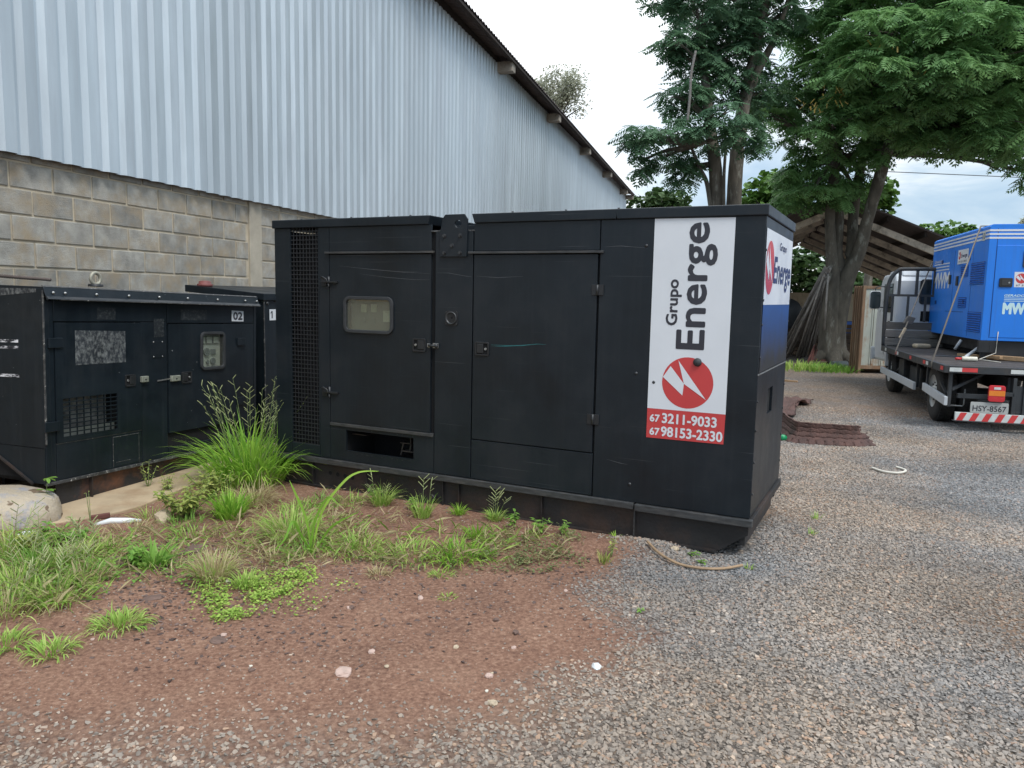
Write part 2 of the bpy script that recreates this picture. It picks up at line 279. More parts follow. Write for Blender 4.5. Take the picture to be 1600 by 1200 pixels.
def groundmat():
    m, nt, b = newmat('yard_ground'); N = nt.nodes.new; L = nt.links.new
    g = N('ShaderNodeNewGeometry'); P = g.outputs['Position']
    a = N('ShaderNodeAttribute'); a.attribute_name = 'grav'
    def noise(s, d=6, r=.6):
        n = N('ShaderNodeTexNoise'); n.inputs['Scale'].default_value = s; n.inputs['Detail'].default_value = d; n.inputs['Roughness'].default_value = r
        L(P, n.inputs['Vector']); return n.outputs['Fac']
    def ramp(f, els):
        c = N('ShaderNodeValToRGB'); c.color_ramp.elements[0].position = els[0][0]; c.color_ramp.elements[0].color = (*els[0][1], 1)
        c.color_ramp.elements[1].position = els[-1][0]; c.color_ramp.elements[1].color = (*els[-1][1], 1)
        for p, q in els[1:-1]:
            e = c.color_ramp.elements.new(p); e.color = (*q, 1)
        L(f, c.inputs[0]); return c.outputs[0]
    def mix(f, A, B, mode='MIX'):
        x = N('ShaderNodeMix'); x.data_type = 'RGBA'; x.blend_type = mode
        if isinstance(f, float): x.inputs['Factor'].default_value = f
        else: L(f, x.inputs['Factor'])
        for s, v in (('A', A), ('B', B)):
            if isinstance(v, tuple): x.inputs[s].default_value = (*v, 1)
            else: L(v, x.inputs[s])
        return x.outputs['Result']
    dirt = ramp(noise(2.2, 9, .7), [(.3, (.12, .062, .044)), (.5, (.235, .122, .080)), (.7, (.33, .195, .130))])
    dirt = mix(.6, dirt, ramp(noise(45, 6, .75), [(.35, (.07, .042, .034)), (.5, (.25, .138, .094)), (.66, (.46, .30, .21))]))
    v = N('ShaderNodeTexVoronoi'); v.inputs['Scale'].default_value = 42; L(P, v.inputs['Vector'])
    sp = N('ShaderNodeSeparateColor'); L(v.outputs['Color'], sp.inputs[0])
    gr = ramp(sp.outputs[0], [(0, (.12, .115, .11)), (.4, (.23, .225, .22)), (.75, (.31, .28, .255)), (.93, (.36, .29, .23)), (1, (.55, .50, .44))])
    gap = N('ShaderNodeMapRange'); gap.inputs['From Min'].default_value = .25; gap.inputs['From Max'].default_value = .65
    gap.inputs['To Min'].default_value = 1; gap.inputs['To Max'].default_value = .45; L(v.outputs['Distance'], gap.inputs['Value'])
    s2 = N('ShaderNodeVectorMath'); s2.operation = 'SCALE'; L(gr, s2.inputs[0]); L(gap.outputs[0], s2.inputs['Scale'])
    tintn = noise(.55, 4); tr = N('ShaderNodeMapRange'); tr.inputs['From Min'].default_value = .4; tr.inputs['From Max'].default_value = .6; L(tan_factor(nt, P, tintn), tr.inputs['Value'])
    gcol = mix(1.0, s2.outputs[0], mix(tr.outputs[0], (.95, .98, 1.01), (1.18, 1.03, .89)), 'MULTIPLY')
    brown = N('ShaderNodeAttribute'); brown.attribute_name = 'brown'
    gcol = mix(brown.outputs['Fac'], gcol, ramp(noise(30, 5, .7), [(.3, (.10, .065, .045)), (.7, (.33, .22, .15))]))
    col = mix(a.outputs['Fac'], dirt, gcol)
    L(col, b.inputs['Base Color']); setin(b, Roughness=.95, Specular_IOR_Level=.2)
    bp = N('ShaderNodeBump'); bp.inputs['Strength'].default_value = .8; bp.inputs['Distance'].default_value = .012
    hm = N('ShaderNodeMath'); hm.operation = 'SUBTRACT'; L(noise(60, 8, .75), hm.inputs[0])
    vm = N('ShaderNodeMath'); vm.operation = 'MULTIPLY'; L(v.outputs['Distance'], vm.inputs[0]); L(a.outputs['Fac'], vm.inputs[1])
    L(vm.outputs[0], hm.inputs[1]); L(hm.outputs[0], bp.inputs['Height']); L(bp.outputs[0], b.inputs['Normal'])
    return m
M['ground'] = groundmat()

# ------------------------------------------------------------ mesh helpers
def tag(o, label=None, cat=None, group=None, kind=None):
    if label: o['label'] = label
    if cat: o['category'] = cat
    if group: o['group'] = group
    if kind: o['kind'] = kind
    return o
def thing(name, label, cat, loc=(0, 0, 0), rz=0, group=None, tilt=0, rx=0):
    o = bpy.data.objects.new(name, None); COL.objects.link(o); o.location = loc
    o.rotation_euler = (rx, tilt, rz); o.empty_display_size = .2
    return tag(o, label, cat, group)
class MB:
    def __init__(s): s.v = []; s.f = []; s.sm = []
    def add(s, vs, fs, smooth=False):
        n = len(s.v); s.v += [tuple(v) for v in vs]; s.f += [tuple(i + n for i in f) for f in fs]; s.sm += [smooth] * len(fs); return s
    def box(s, x0, x1, y0, y1, z0, z1):
        v = [(x, y, z) for x in (x0, x1) for y in (y0, y1) for z in (z0, z1)]
        return s.add(v, [(0, 1, 3, 2), (4, 6, 7, 5), (0, 4, 5, 1), (2, 3, 7, 6), (0, 2, 6, 4), (1, 5, 7, 3)])
    def hexa(s, b4, t4):               # bottom quad, top quad
        return s.add(list(b4) + list(t4), [(3, 2, 1, 0), (4, 5, 6, 7), (0, 1, 5, 4), (1, 2, 6, 5), (2, 3, 7, 6), (3, 0, 4, 7)])
    def bar(s, p, q, w, h, up=(0, 0, 1)):   # rectangular bar from p to q
        p, q = Vector(p), Vector(q); d = (q - p).normalized(); u = Vector(up)
        if abs(d.dot(u)) > .98: u = Vector((1, 0, 0))
        a = d.cross(u).normalized() * w / 2; b = a.cross(d).normalized() * h / 2
        return s.hexa([p - a - b, p + a - b, q + a - b, q - a - b], [p - a + b, p + a + b, q + a + b, q - a + b])
    def cyl(s, p, q, r, n=12, r2=None, caps=True, smooth=True):
        p, q = Vector(p), Vector(q); d = (q - p).normalized(); u = Vector((0, 0, 1)) if abs(d.z) < .9 else Vector((1, 0, 0))
        a = d.cross(u).normalized(); b = d.cross(a); r2 = r if r2 is None else r2
        vs = [p + (a * math.cos(t) + b * math.sin(t)) * r for t in [2 * math.pi * i / n for i in range(n)]]
        vs += [q + (a * math.cos(t) + b * math.sin(t)) * r2 for t in [2 * math.pi * i / n for i in range(n)]]
        s.add(vs, [(i, (i + 1) % n, n + (i + 1) % n, n + i) for i in range(n)], smooth)
        if caps:
            k = len(s.v) - 2 * n; s.f += [tuple(k + i for i in range(n))[::-1], tuple(k + n + i for i in range(n))]; s.sm += [False, False]
        return s
    def tube(s, pts, r, n=8, rads=None, caps=True):
        pts = [Vector(p) for p in pts]; k = len(pts); rings = []; ref = Vector((.13, .31, .94)).normalized()
        for i, p in enumerate(pts):
            d = (pts[min(i + 1, k - 1)] - pts[max(i - 1, 0)]).normalized()
            if abs(d.dot(ref)) > .97: ref = Vector((1, 0, .1)).normalized()
            a = d.cross(ref).normalized(); b = d.cross(a); ref = -a.cross(d) if False else ref
            rr = rads[i] if rads else r
            rings.append([p + (a * math.cos(2 * math.pi * j / n) + b * math.sin(2 * math.pi * j / n)) * rr for j in range(n)])
        vs = [v for g in rings for v in g]
        fs = [(i * n + j, i * n + (j + 1) % n, (i + 1) * n + (j + 1) % n, (i + 1) * n + j) for i in range(k - 1) for j in range(n)]
        if caps:
            fs2 = [tuple(range(n))[::-1], tuple((k - 1) * n + j for j in range(n))]
        s.add(vs, fs + (fs2 if caps else []), True); return s
    def prism(s, pts, y0, y1):         # polygon in x-z extruded along y; pts counter-clockwise seen from -y
        n = len(pts); vs = [(x, y0, z) for x, z in pts] + [(x, y1, z) for x, z in pts]
        return s.add(vs, [tuple(range(n)), tuple(range(2 * n - 1, n - 1, -1))] + [(i, n + i, n + (i + 1) % n, (i + 1) % n) for i in range(n)])
    def prismx(s, pts, x0, x1):        # polygon in y-z extruded along x
        n = len(pts); vs = [(x0, y, z) for y, z in pts] + [(x1, y, z) for y, z in pts]
        return s.add(vs, [tuple(range(n)), tuple(range(2 * n - 1, n - 1, -1))] + [(i, n + i, n + (i + 1) % n, (i + 1) % n) for i in range(n)])
    def lathe(s, c, prof, n=20, axis='z'):
        c = Vector(c); vs = []
        for r, h in prof:
            for j in range(n):
                t = 2 * math.pi * j / n; ca, sa = r * math.cos(t), r * math.sin(t)
                vs.append(c + (Vector((ca, sa, h)) if axis == 'z' else Vector((ca, h, sa)) if axis == 'y' else Vector((h, ca, sa))))
        k = len(prof)
        s.add(vs, [(i * n + j, i * n + (j + 1) % n, (i + 1) * n + (j + 1) % n, (i + 1) * n + j) for i in range(k - 1) for j in range(n)], True)
        return s
    def build(s, name, mat, parent=None, bevel=0, kind=None):
        me = bpy.data.meshes.new(name); me.from_pydata(s.v, [], s.f)
        me.polygons.foreach_set('use_smooth', s.sm[:len(me.polygons)]) if len(s.sm) >= len(me.polygons) else None
        if mat: me.materials.append(M[mat] if isinstance(mat, str) else mat)
        bm = bmesh.new(); bm.from_mesh(me); bmesh.ops.recalc_face_normals(bm, faces=bm.faces); bm.to_mesh(me); bm.free()
        o = bpy.data.objects.new(name, me); COL.objects.link(o)
        if parent: o.parent = parent
        if bevel:
            b = o.modifiers.new('bevel', 'BEVEL'); b.width = bevel; b.segments = 2; b.limit_method = 'ANGLE'; b.angle_limit = R(40)
        if kind: o['kind'] = kind
        return o
def box(name, mat, parent, *d, bevel=.003, kind=None): return MB().box(*d).build(name, mat, parent, bevel, kind)
def npmesh(name, V, F, mat, parent=None, rnd=None, smooth=False, kind=None):
    """V (n,3), F (m,k) arrays -> object; rnd per vertex"""
    me = bpy.data.meshes.new(name); V = np.asarray(V, np.float32); F = np.asarray(F, np.int32); k = F.shape[1]
    me.vertices.add(len(V)); me.vertices.foreach_set('co', V.ravel())
    me.loops.add(F.size); me.loops.foreach_set('vertex_index', F.ravel())
    me.polygons.add(len(F)); me.polygons.foreach_set('loop_start', np.arange(0, F.size, k, dtype=np.int32))
    if smooth: me.polygons.foreach_set('use_smooth', np.ones(len(F), bool))
    me.update(calc_edges=True); me.validate()
    if rnd is not None:
        a = me.attributes.new('rnd', 'FLOAT', 'POINT'); a.data.foreach_set('value', np.asarray(rnd, np.float32))
    me.materials.append(M[mat] if isinstance(mat, str) else mat)
    o = bpy.data.objects.new(name, me); COL.objects.link(o)
    if parent: o.parent = parent
    if kind: o['kind'] = kind
    return o
def plate_holes(s0, s1, z0, z1, y0, y1, holes):
    """plate in x-z with rectangular holes (hs0,hs1,hz0,hz1)"""
    xs = sorted({s0, s1, *[h[0] for h in holes], *[h[1] for h in holes]}); zs = sorted({z0, z1, *[h[2] for h in holes], *[h[3] for h in holes]})
    b = MB()
    for i in range(len(xs) - 1):
        for j in range(len(zs) - 1):
            cx, cz = (xs[i] + xs[i + 1]) / 2, (zs[j] + zs[j + 1]) / 2
            if any(h[0] < cx < h[1] and h[2] < cz < h[3] for h in holes): continue
            b.box(xs[i], xs[i + 1], y0, y1, zs[j], zs[j + 1])
    # weld and drop the inner faces
    bm = bmesh.new(); vs = [bm.verts.new(v) for v in b.v]
    for f in b.f: bm.faces.new([vs[i] for i in f])
    bmesh.ops.remove_doubles(bm, verts=bm.verts, dist=1e-5)
    key = {}
    for f in bm.faces: key.setdefault(tuple(round(c, 4) for c in f.calc_center_median()), []).append(f)
    dead = [f for k in key.values() if len(k) > 1 for f in k]
    bmesh.ops.delete(bm, geom=dead, context='FACES')
    o = MB(); bm.verts.index_update(); o.add([v.co[:] for v in bm.verts], [[v.index for v in f.verts] for f in bm.faces]); bm.free(); return o
def rrect(x0, x1, z0, z1, r, n=5):
    pts = []
    for cx, cz, a0 in ((x1 - r, z1 - r, 0), (x0 + r, z1 - r, 90), (x0 + r, z0 + r, 180), (x1 - r, z0 + r, 270)):
        for i in range(n + 1):
            a = R(a0 + 90 * i / n); pts.append((cx + r * math.cos(a), cz + r * math.sin(a)))
    return pts
def ring(x0, x1, z0, z1, r, w, y0, y1):
    """rounded-rectangle frame lying in x-z, section w wide"""
    o = rrect(x0, x1, z0, z1, r); i = rrect(x0 + w, x1 - w, z0 + w, z1 - w, max(r - w, .004)); n = len(o)
    vs = [(x, y1, z) for x, z in o] + [(x, y0, z) for x, z in o] + [(x, y0, z) for x, z in i] + [(x, y1, z) for x, z in i]
    fs = [(k * n + j, k * n + (j + 1) % n, ((k + 1) % 4) * n + (j + 1) % n, ((k + 1) % 4) * n + j) for k in range(4) for j in range(n)]
    return MB().add(vs, fs, False)
def text(name, s, mat, parent, origin, ax, ay, w=None, h=None, bold=.0, ext=.0006, bold_r=None, shear=0, kind=None):
    """flat lettering: origin = lower left corner, ax = reading direction, ay = up; fitted to width w and/or cap height h"""
    bold_r = bold * 1.9 if bold_r is None else bold_r; bold = 0
    c = bpy.data.curves.new(name, 'FONT'); c.body = s; c.size = 1; c.offset = bold; c.extrude = 0; c.shear = shear; c.resolution_u = 3
    t = bpy.data.objects.new(name, c); COL.objects.link(t)
    dg = bpy.context.evaluated_depsgraph_get(); me = bpy.data.meshes.new_from_object(t.evaluated_get(dg)); bpy.data.objects.remove(t); bpy.data.curves.remove(c)
    v = np.zeros(len(me.vertices) * 3, np.float32); me.vertices.foreach_get('co', v); v = v.reshape(-1, 3)
    c2 = bpy.data.curves.new('cap', 'FONT'); c2.body = 'H'; c2.size = 1; c2.offset = bold; t2 = bpy.data.objects.new('cap', c2); COL.objects.link(t2)
    dg = bpy.context.evaluated_depsgraph_get(); m2 = t2.evaluated_get(dg).to_mesh(); cap = max(p.co.y for p in m2.vertices); bpy.data.objects.remove(t2); bpy.data.curves.remove(c2)
    x0 = v[:, 0].min(); wid = v[:, 0].max() - x0
    sy = (h / cap) if h else w / wid; sx = (w / wid) if w else sy
    ax, ay, og = Vector(ax).normalized(), Vector(ay).normalized(), Vector(origin)
    nrm = np.array(ax.cross(ay)); q = (h or cap * sy) * bold_r
    base = np.outer((v[:, 0] - x0) * sx, np.array(ax)) + np.outer(v[:, 1] * sy, np.array(ay)) + np.array(og) + nrm * ext
    out = base
    if bold_r:
        polys = [list(p.vertices) for p in me.polygons]; K = 8; nv = len(v); vs, fs = [], []
        for k in range(K):
            t = 2 * math.pi * k / K; vs.append(base + np.array(ax) * q * math.cos(t) + np.array(ay) * q * math.sin(t) + nrm * .00008 * k); fs += [[i + k * nv for i in p] for p in polys]
        me2 = bpy.data.meshes.new(name); me2.from_pydata([tuple(a) for a in np.concatenate(vs)], [], fs); me = me2; out = np.concatenate(vs)
    me.vertices.foreach_set('co', out.astype(np.float32).ravel()); me.update(); me.materials.clear(); me.materials.append(M[mat]); me.name = name
    o = bpy.data.objects.new(name, me); COL.objects.link(o); o.parent = parent
    return o
def flat(name, pts3, mat, parent, off=(0, 0, 0)):
    off = Vector(off); b = MB().add([Vector(p) + off for p in pts3], [tuple(range(len(pts3)))]); return b.build(name, mat, parent)
def copy_of(o, parent=None, loc=None, rot=None, scale=None):
    c = o.copy(); COL.objects.link(c)
    if parent is not None: c.parent = parent
    if loc is not None: c.location = loc
    if rot is not None: c.rotation_euler = rot
    if scale is not None: c.scale = scale
    return c
def copy_tree(o, parent=None):
    c = o.copy(); COL.objects.link(c)
    if parent: c.parent = parent
    for ch in list(o.children): copy_tree(ch, c)
    return c

# ------------------------------------------------------------ ground
def axis(lo, hi, step, far, g=1.18):
    a = list(np.arange(lo, hi + 1e-6, step)); s = step; x = a[-1]
    while x < far: s *= g; x += s; a.append(x)
    s = step; x = a[0]; pre = []
    while x > -far: s *= g; x -= s; pre.append(x)
    return np.array(pre[::-1] + a)
xs = axis(-5.6, 9, .05, 600); ys = axis(1.2, 12.5, .05, 600)
GX, GY = np.meshgrid(xs, ys); nx, ny = len(xs), len(ys)
def vnoise(X, Y, s, seed=0):
    out = np.zeros(X.size); X = X.ravel(); Y = Y.ravel()
    for i in range(X.size): out[i] = mnoise.fractal(Vector((X[i] * s + seed, Y[i] * s - seed, seed)), .9, 2., 4)
    return out
dense = (np.abs(GX) < 40) & (GY > -5) & (GY < 45)
N1 = np.zeros(GX.shape); N2 = np.zeros(GX.shape)
N1[dense] = vnoise(GX[dense], GY[dense], .8, 3); N2[dense] = vnoise(GX[dense], GY[dense], 3.1, 9)
# dirt patch outline, world metres
DP = [gnd(*p)[:2] for p in [(-260, 1105), (60, 1085), (260, 1100), (420, 1125), (620, 1118), (800, 1068), (905, 1035), (965, 985), (930, 930), (915, 880), (905, 828)]]
DP += [(0.55, 5.6), (-1.0, 7.0), (-3.2, 9.0), (-6, 9.5), (-8, 6), (-8, 2)]
def sdist(X, Y, poly):
    P = np.array(poly); d = np.full(X.shape, 1e9); ins = np.zeros(X.shape, bool)
    for i in range(len(P)):
        a, b = P[i], P[(i + 1) % len(P)]; e = b - a
        t = np.clip(((X - a[0]) * e[0] + (Y - a[1]) * e[1]) / (e @ e), 0, 1)
        d = np.minimum(d, np.hypot(X - a[0] - t * e[0], Y - a[1] - t * e[1]))
        c = ((a[1] > Y) != (b[1] > Y)) & (X < (b[0] - a[0]) * (Y - a[1]) / (b[1] - a[1] + 1e-12) + a[0]); ins ^= c
    return np.where(ins, -d, d)
SD = sdist(GX, GY, DP)
grav = np.clip((SD + N1 * .30 + N2 * .16 + .10) / .60, 0, 1); grav = grav * grav * (3 - 2 * grav); _l = np.clip((.6 - GX) / 1.4, 0, 1) * np.clip((3.6 - GY) / .5, 0, 1); grav *= 1 - _l * np.clip(.42 + N1 * .6 + N2 * .5, 0, .8)
def blob(cx, cy, rx, ry): return np.exp(-(((GX - cx) / rx) ** 2 + ((GY - cy) / ry) ** 2))
brown = blob(*gnd(1430, 645)[:2], 1.2, .8) * .8 + blob(*gnd(1600, 985)[:2], .25, .25) * .9 + blob(*gnd(1215, 800)[:2], .22, .3) * .8 + blob(*gnd(1460, 720)[:2], .7, .5) * .4 \
    + blob(*gnd(760, 1100)[:2], .35, .18) * .6 + blob(*gnd(1330, 620)[:2], 1.5, 1.) * .35 + (GY > 14) * .25
brown = np.clip(brown + N2 * .25 * (brown > .05), 0, 1)
Z = N1 * .018 + N2 * .006
Z += blob(.62, 4.78, .42, .20) * .062 - blob(1.36, 4.62, .28, .22) * .034 + blob(1.0, 4.45, .35, .2) * .0 + blob(-1.2, 5.3, 1.4, .6) * .02 + blob(-3.0, 4.3, .9, .8) * .03
Z *= np.clip(1.3 - np.hypot(GX, GY) / 30, .0, 1)
gv = np.stack([GX, GY, Z], -1).reshape(-1, 3)
I = np.arange(nx * ny).reshape(ny, nx)
gf = np.stack([I[:-1, :-1], I[:-1, 1:], I[1:, 1:], I[1:, :-1]], -1).reshape(-1, 4)
ground = npmesh('ground', gv, gf, 'ground', smooth=True); ground['kind'] = 'structure'
def setattr_f(o, n, v):
    a = o.data.attributes.new(n, 'FLOAT', 'POINT'); a.data.foreach_set('value', v.astype(np.float32).ravel())
setattr_f(ground, 'grav', grav); setattr_f(ground, 'brown', brown)
_ix = lambda x, y: (min(max(np.searchsorted(ys, y), 0), ny - 1), min(max(np.searchsorted(xs, x), 0), nx - 1))
def gz(x, y): return float(Z[_ix(x, y)])
# gravel and pebbles
inview = (np.abs(GX) < .74 * GY + .9) & (GY < 11.6) & (GY > 1.5)
fade = np.clip((11.4 - GY) / 3.2, 0, 1) * .75 + .25
gden = np.where(inview, grav * fade * (1 - .5 * brown), 0)
pden = np.where(inview & (GY < 9), (1 - grav) * (.55 + 1.2 * np.clip(N1, 0, 1)) , 0)
gen_local = lambda: None
_ca, _sa = math.cos(R(-26.7)), math.sin(R(-26.7))
lx = (GX - 1.491) * _ca + (GY - 4.638) * _sa; ly = -(GX - 1.491) * _sa + (GY - 4.638) * _ca
under = (lx > -3.9) & (lx < -.02) & (ly > .04) & (ly < 1.3)
gden[under] = 0; pden[under] = 0
chip = np.zeros(GX.shape)
for px_, py_, rx_, ry_, w_ in ((300, 910, .35, .30, 1), (240, 870, .4, .3, .8), (430, 870, .5, .35, .6), (200, 940, .35, .2, .6), (560, 900, .5, .2, .35), (350, 990, .5, .25, .5), (650, 960, .8, .4, .18), (860, 900, .3, .2, .5)):
    q_ = gnd(px_, py_); chip += blob(q_.x, q_.y, rx_, ry_) * w_
setattr_f(ground, 'chip', np.where(inview & ~under, np.clip(chip, 0, 1) * (1 - grav), 0))
setattr_f(ground, 'gden', gden); setattr_f(ground, 'pden', pden)
def stone_variant(k, flatz):
    r = random.Random(100 + k); bm = bmesh.new()
    for i in range(11):
        v = Vector((r.gauss(0, 1), r.gauss(0, 1), r.gauss(0, 1))).normalized()
        bm.verts.new((v.x * r.uniform(.8, 1.1), v.y * r.uniform(.6, .85), v.z * flatz * r.uniform(.8, 1.1)))
    bmesh.ops.convex_hull(bm, input=bm.verts)
    bmesh.ops.delete(bm, geom=[v for v in bm.verts if not v.link_faces], context='VERTS')
    me = bpy.data.meshes.new('stone'); bm.to_mesh(me); bm.free(); me.materials.append(M['stone']); return me
stone_col = bpy.data.collections.new('stone_shapes')
for k in range(7):
    stone_col.objects.link(bpy.data.objects.new('stone', stone_variant(k, (.42, .55, .5, .62, .38, .5, .7)[k])))
chip_col = bpy.data.collections.new('chip_shapes')
M['chip'] = pmat('dark_stone_chip', (.115, .078, .066), .9, var=.35, scale=30, rand=.65, dirt=(.22, .135, .105, .8), dirt_scale=25)
for k in range(4):
    me = stone_variant(30 + k, (.22, .3, .35, .18)[k]); me.materials[0] = M['chip']; chip_col.objects.link(bpy.data.objects.new('chip', me))
def scatter(name, attr, dens, smin, smax, seed, tilt=.45, zoff=.002, stone_col=stone_col):
    me = bpy.data.meshes.new(name); o = bpy.data.objects.new(name, me); COL.objects.link(o); o['kind'] = 'stuff'
    ng = bpy.data.node_groups.new(name, 'GeometryNodeTree'); N = ng.nodes.new; L = ng.links.new
    ng.interface.new_socket('Geometry', in_out='OUTPUT', socket_type='NodeSocketGeometry')
    out = N('NodeGroupOutput'); oi = N('GeometryNodeObjectInfo'); oi.inputs[0].default_value = ground
    dp = N('GeometryNodeDistributePointsOnFaces'); dp.distribute_method = 'RANDOM'; dp.inputs['Seed'].default_value = seed
    na = N('GeometryNodeInputNamedAttribute'); na.data_type = 'FLOAT'; na.inputs[0].default_value = attr
    mu = N('ShaderNodeMath'); mu.operation = 'MULTIPLY'; mu.inputs[1].default_value = dens
    L(na.outputs[0], mu.inputs[0]); L(oi.outputs['Geometry'], dp.inputs['Mesh']); L(mu.outputs[0], dp.inputs['Density'])
    ip = N('GeometryNodeInstanceOnPoints'); ci = N('GeometryNodeCollectionInfo'); ci.inputs[0].default_value = stone_col
    ci.inputs['Separate Children'].default_value = True; ci.inputs['Reset Children'].default_value = True
    L(dp.outputs['Points'], ip.inputs['Points']); L(ci.outputs[0], ip.inputs['Instance']); ip.inputs['Pick Instance'].default_value = True
    rv = N('FunctionNodeRandomValue'); rv.data_type = 'FLOAT_VECTOR'; rv.inputs[0].default_value = (-tilt, -tilt, 0); rv.inputs[1].default_value = (tilt, tilt, 6.283)
    L(rv.outputs[0], ip.inputs['Rotation'])
    r2 = N('FunctionNodeRandomValue'); r2.data_type = 'FLOAT'; r2.inputs[2].default_value = 0; r2.inputs[3].default_value = 1; r2.inputs['Seed'].default_value = 5
    pw = N('ShaderNodeMath'); pw.operation = 'POWER'; pw.inputs[1].default_value = 1.8; L(r2.outputs[1], pw.inputs[0])
    mr = N('ShaderNodeMapRange'); mr.inputs['To Min'].default_value = smin; mr.inputs['To Max'].default_value = smax; L(pw.outputs[0], mr.inputs['Value'])
    L(mr.outputs[0], ip.inputs['Scale'])
    st = N('GeometryNodeSetPosition'); st.inputs['Offset'].default_value = (0, 0, zoff); L(ip.outputs[0], st.inputs['Geometry'])
    L(st.outputs[0], out.inputs[0])
    md = o.modifiers.new('scatter', 'NODES'); md.node_group = ng
    return o
scatter('gravel', 'gden', 5400, .0066, .0165, 1)
scatter('dark_stone_chips', 'chip', 1300, .004, .020, 6, tilt=.28, zoff=.002, stone_col=chip_col)
scatter('pebbles', 'pden', 650, .0025, .010, 2, tilt=.3, zoff=0)
#PART2
# ------------------------------------------------------------ warehouse
wh = thing('warehouse', 'long warehouse of grey corrugated metal sheets over a concrete block wall', 'warehouse', (-3.6, 7.85, 0), R(74))
PITCH_S = .21
def sheet_mesh():
    prof = []
    for i in range(5):
        x = i * PITCH_S; prof += [(x, 0), (x + .043, 0), (x + .088, -.036), (x + .196, -.036)]
    prof.append((5 * PITCH_S + .002, -.002)); h = 7.02; zb = 0
    b = MB(); n = len(prof); zs = [0, .02, 2.2, 4.3]
    vs = [(x, y, z) for z in zs for x, y in prof]
    b.add(vs, [(j * n + i, j * n + i + 1, (j + 1) * n + i + 1, (j + 1) * n + i) for j in range(3) for i in range(n - 1)])
    vs2 = [(x, y + .012, z) for z in (0, 4.3) for x, y in prof]
    b.add(vs2, [(i, n + i, n + i + 1, i + 1) for i in range(n - 1)])
    b.add([(x, y, 0) for x, y in prof] + [(x, y + .012, 0) for x, y in prof], [(i, n + i, n + i + 1, i + 1) for i in range(n - 1)])
    return b
sheet0 = sheet_mesh().build('metal_sheet', 'galv', wh)
nsh = 38
for i in range(nsh):
    x = -6.6 + i * 5 * PITCH_S
    o = sheet0 if i == 0 else copy_of(sheet0, wh)
    o.location = (x, -.004 * (i % 2), 2.655 + random.uniform(-.006, .006) + (.0 if i else 0)); o.rotation_euler = (0, random.uniform(-.0008, .0008), 0)
XE = -6.6 + nsh * 5 * PITCH_S
b = MB()
for i in range(110):
    xx = -3 + i * PITCH_S + .055 + random.uniform(-.02, .02)
    for zz in (3.3, 4.9, 6.4): b.cyl((xx, -.0, zz + random.uniform(-.02, .02) + (i % 3) * .01), (xx, -.008, zz), .0065, 6)
b.build('sheet_screws', 'bolt', wh, kind='stuff')
# blocks
def block_mesh(L_):
    b = MB().box(0, L_, 0, .10, 0, .197); return b
backing = MB().box(-7, 6.4, .062, .16, 0, 2.9).build('mortar_bed', 'mortar', wh)
MB().box(6.4, XE, .045, .16, 0, 2.9).build('far_wall', 'block', wh)
full = block_mesh(.399).build('block', 'block', wh, .007); half = block_mesh(.12).build('block', 'block', wh, .007)
nb = 0
for row in range(13):
    z = .046 + row * .2135; off = (-.02, .19)[row % 2]
    for seg, (xa, xb) in enumerate(((-6.8, 1.585), (1.86, 6.35))):
        x = xa + (off if seg == 0 else .0)
        while x < xb - .08:
            L_ = min(.405, xb - x)
            visible = z > 1.2 and -3.4 < x < 4.6
            if L_ < .06: break
            if nb < 290 and (visible or (x > -3.5 and x < 4.8)):
                o = full if nb == 0 else copy_of(full, wh); nb += 1
                o.location = (x, .05 + random.uniform(-.003, .004), z + random.uniform(-.003, .003)); o.scale = (L_ / .405, 1, 1)
                o.rotation_euler = (0, random.uniform(-.006, .006), random.uniform(-.004, .004))
            x += .419
half.location = (4.9, .05, .26)
MB().box(1.60, 1.845, .036, .2, 0, 2.9).build('pillar', 'concrete', wh, .006)
# eaves
def zedge(x): return 7.16 - .0118 * x
xs_ = np.arange(-7, XE + .25, .0225); n = len(xs_)
rv_, rf_ = [], []
for k, (yy, up) in enumerate(((-.46, 0), (-.46, .008), (.0, .115), (12, 2.9))):
    wv = .022 * np.sin(2 * np.pi * xs_ / .177) * (1 if k != 0 else 1)
    rv_.append(np.stack([xs_, np.full(n, yy), zedge(xs_) + wv + up], -1))
RV = np.concatenate(rv_); RF = np.concatenate([np.stack([np.arange(n - 1) + k * n, np.arange(1, n) + k * n, np.arange(1, n) + (k + 1) * n, np.arange(n - 1) + (k + 1) * n], -1) for k in range(3)])
npmesh('roof', RV, RF, 'roofsheet', wh)
MB().hexa([(-7, -.44, zedge(-7) - .085), (XE, -.44, zedge(XE) - .085), (XE, -.36, zedge(XE) - .085), (-7, -.36, zedge(-7) - .085)],
          [(-7, -.44, zedge(-7) - .028), (XE, -.44, zedge(XE) - .028), (XE, -.36, zedge(XE) - .01), (-7, -.36, zedge(-7) - .01)]).build('eaves_purlin', 'darkwood', wh)
MB().hexa([(-7, .0, 6.95), (XE, .0, 6.7), (XE, .3, 6.7), (-7, .3, 6.95)], [(-7, .0, zedge(-7) + .08), (XE, .0, zedge(XE) + .08), (XE, .3, zedge(XE) + .15), (-7, .3, zedge(-7) + .15)]).build('wall_plate', 'darkwood', wh)
MB().box(-7, XE, 11.8, 12, 0, 6.9).build('rear_wall', 'galv', wh); MB().box(XE - .1, XE, .2, 11.8, 0, 6.9).build('end_wall', 'galv', wh)
for k in range(-3, 5):
    x = 11.3 + 4.95 * k
    z = zedge(x)
    MB().box(x - .13, x + .13, -.40, .35, z - .27, z - .05).build('rafter_end', 'beam_old', wh, .008)
x = XE - .2; z = zedge(x); MB().box(x - .1, x + .1, -.42, .3, z - .25, z - .04).build('rafter_end', 'beam_old', wh, .008)

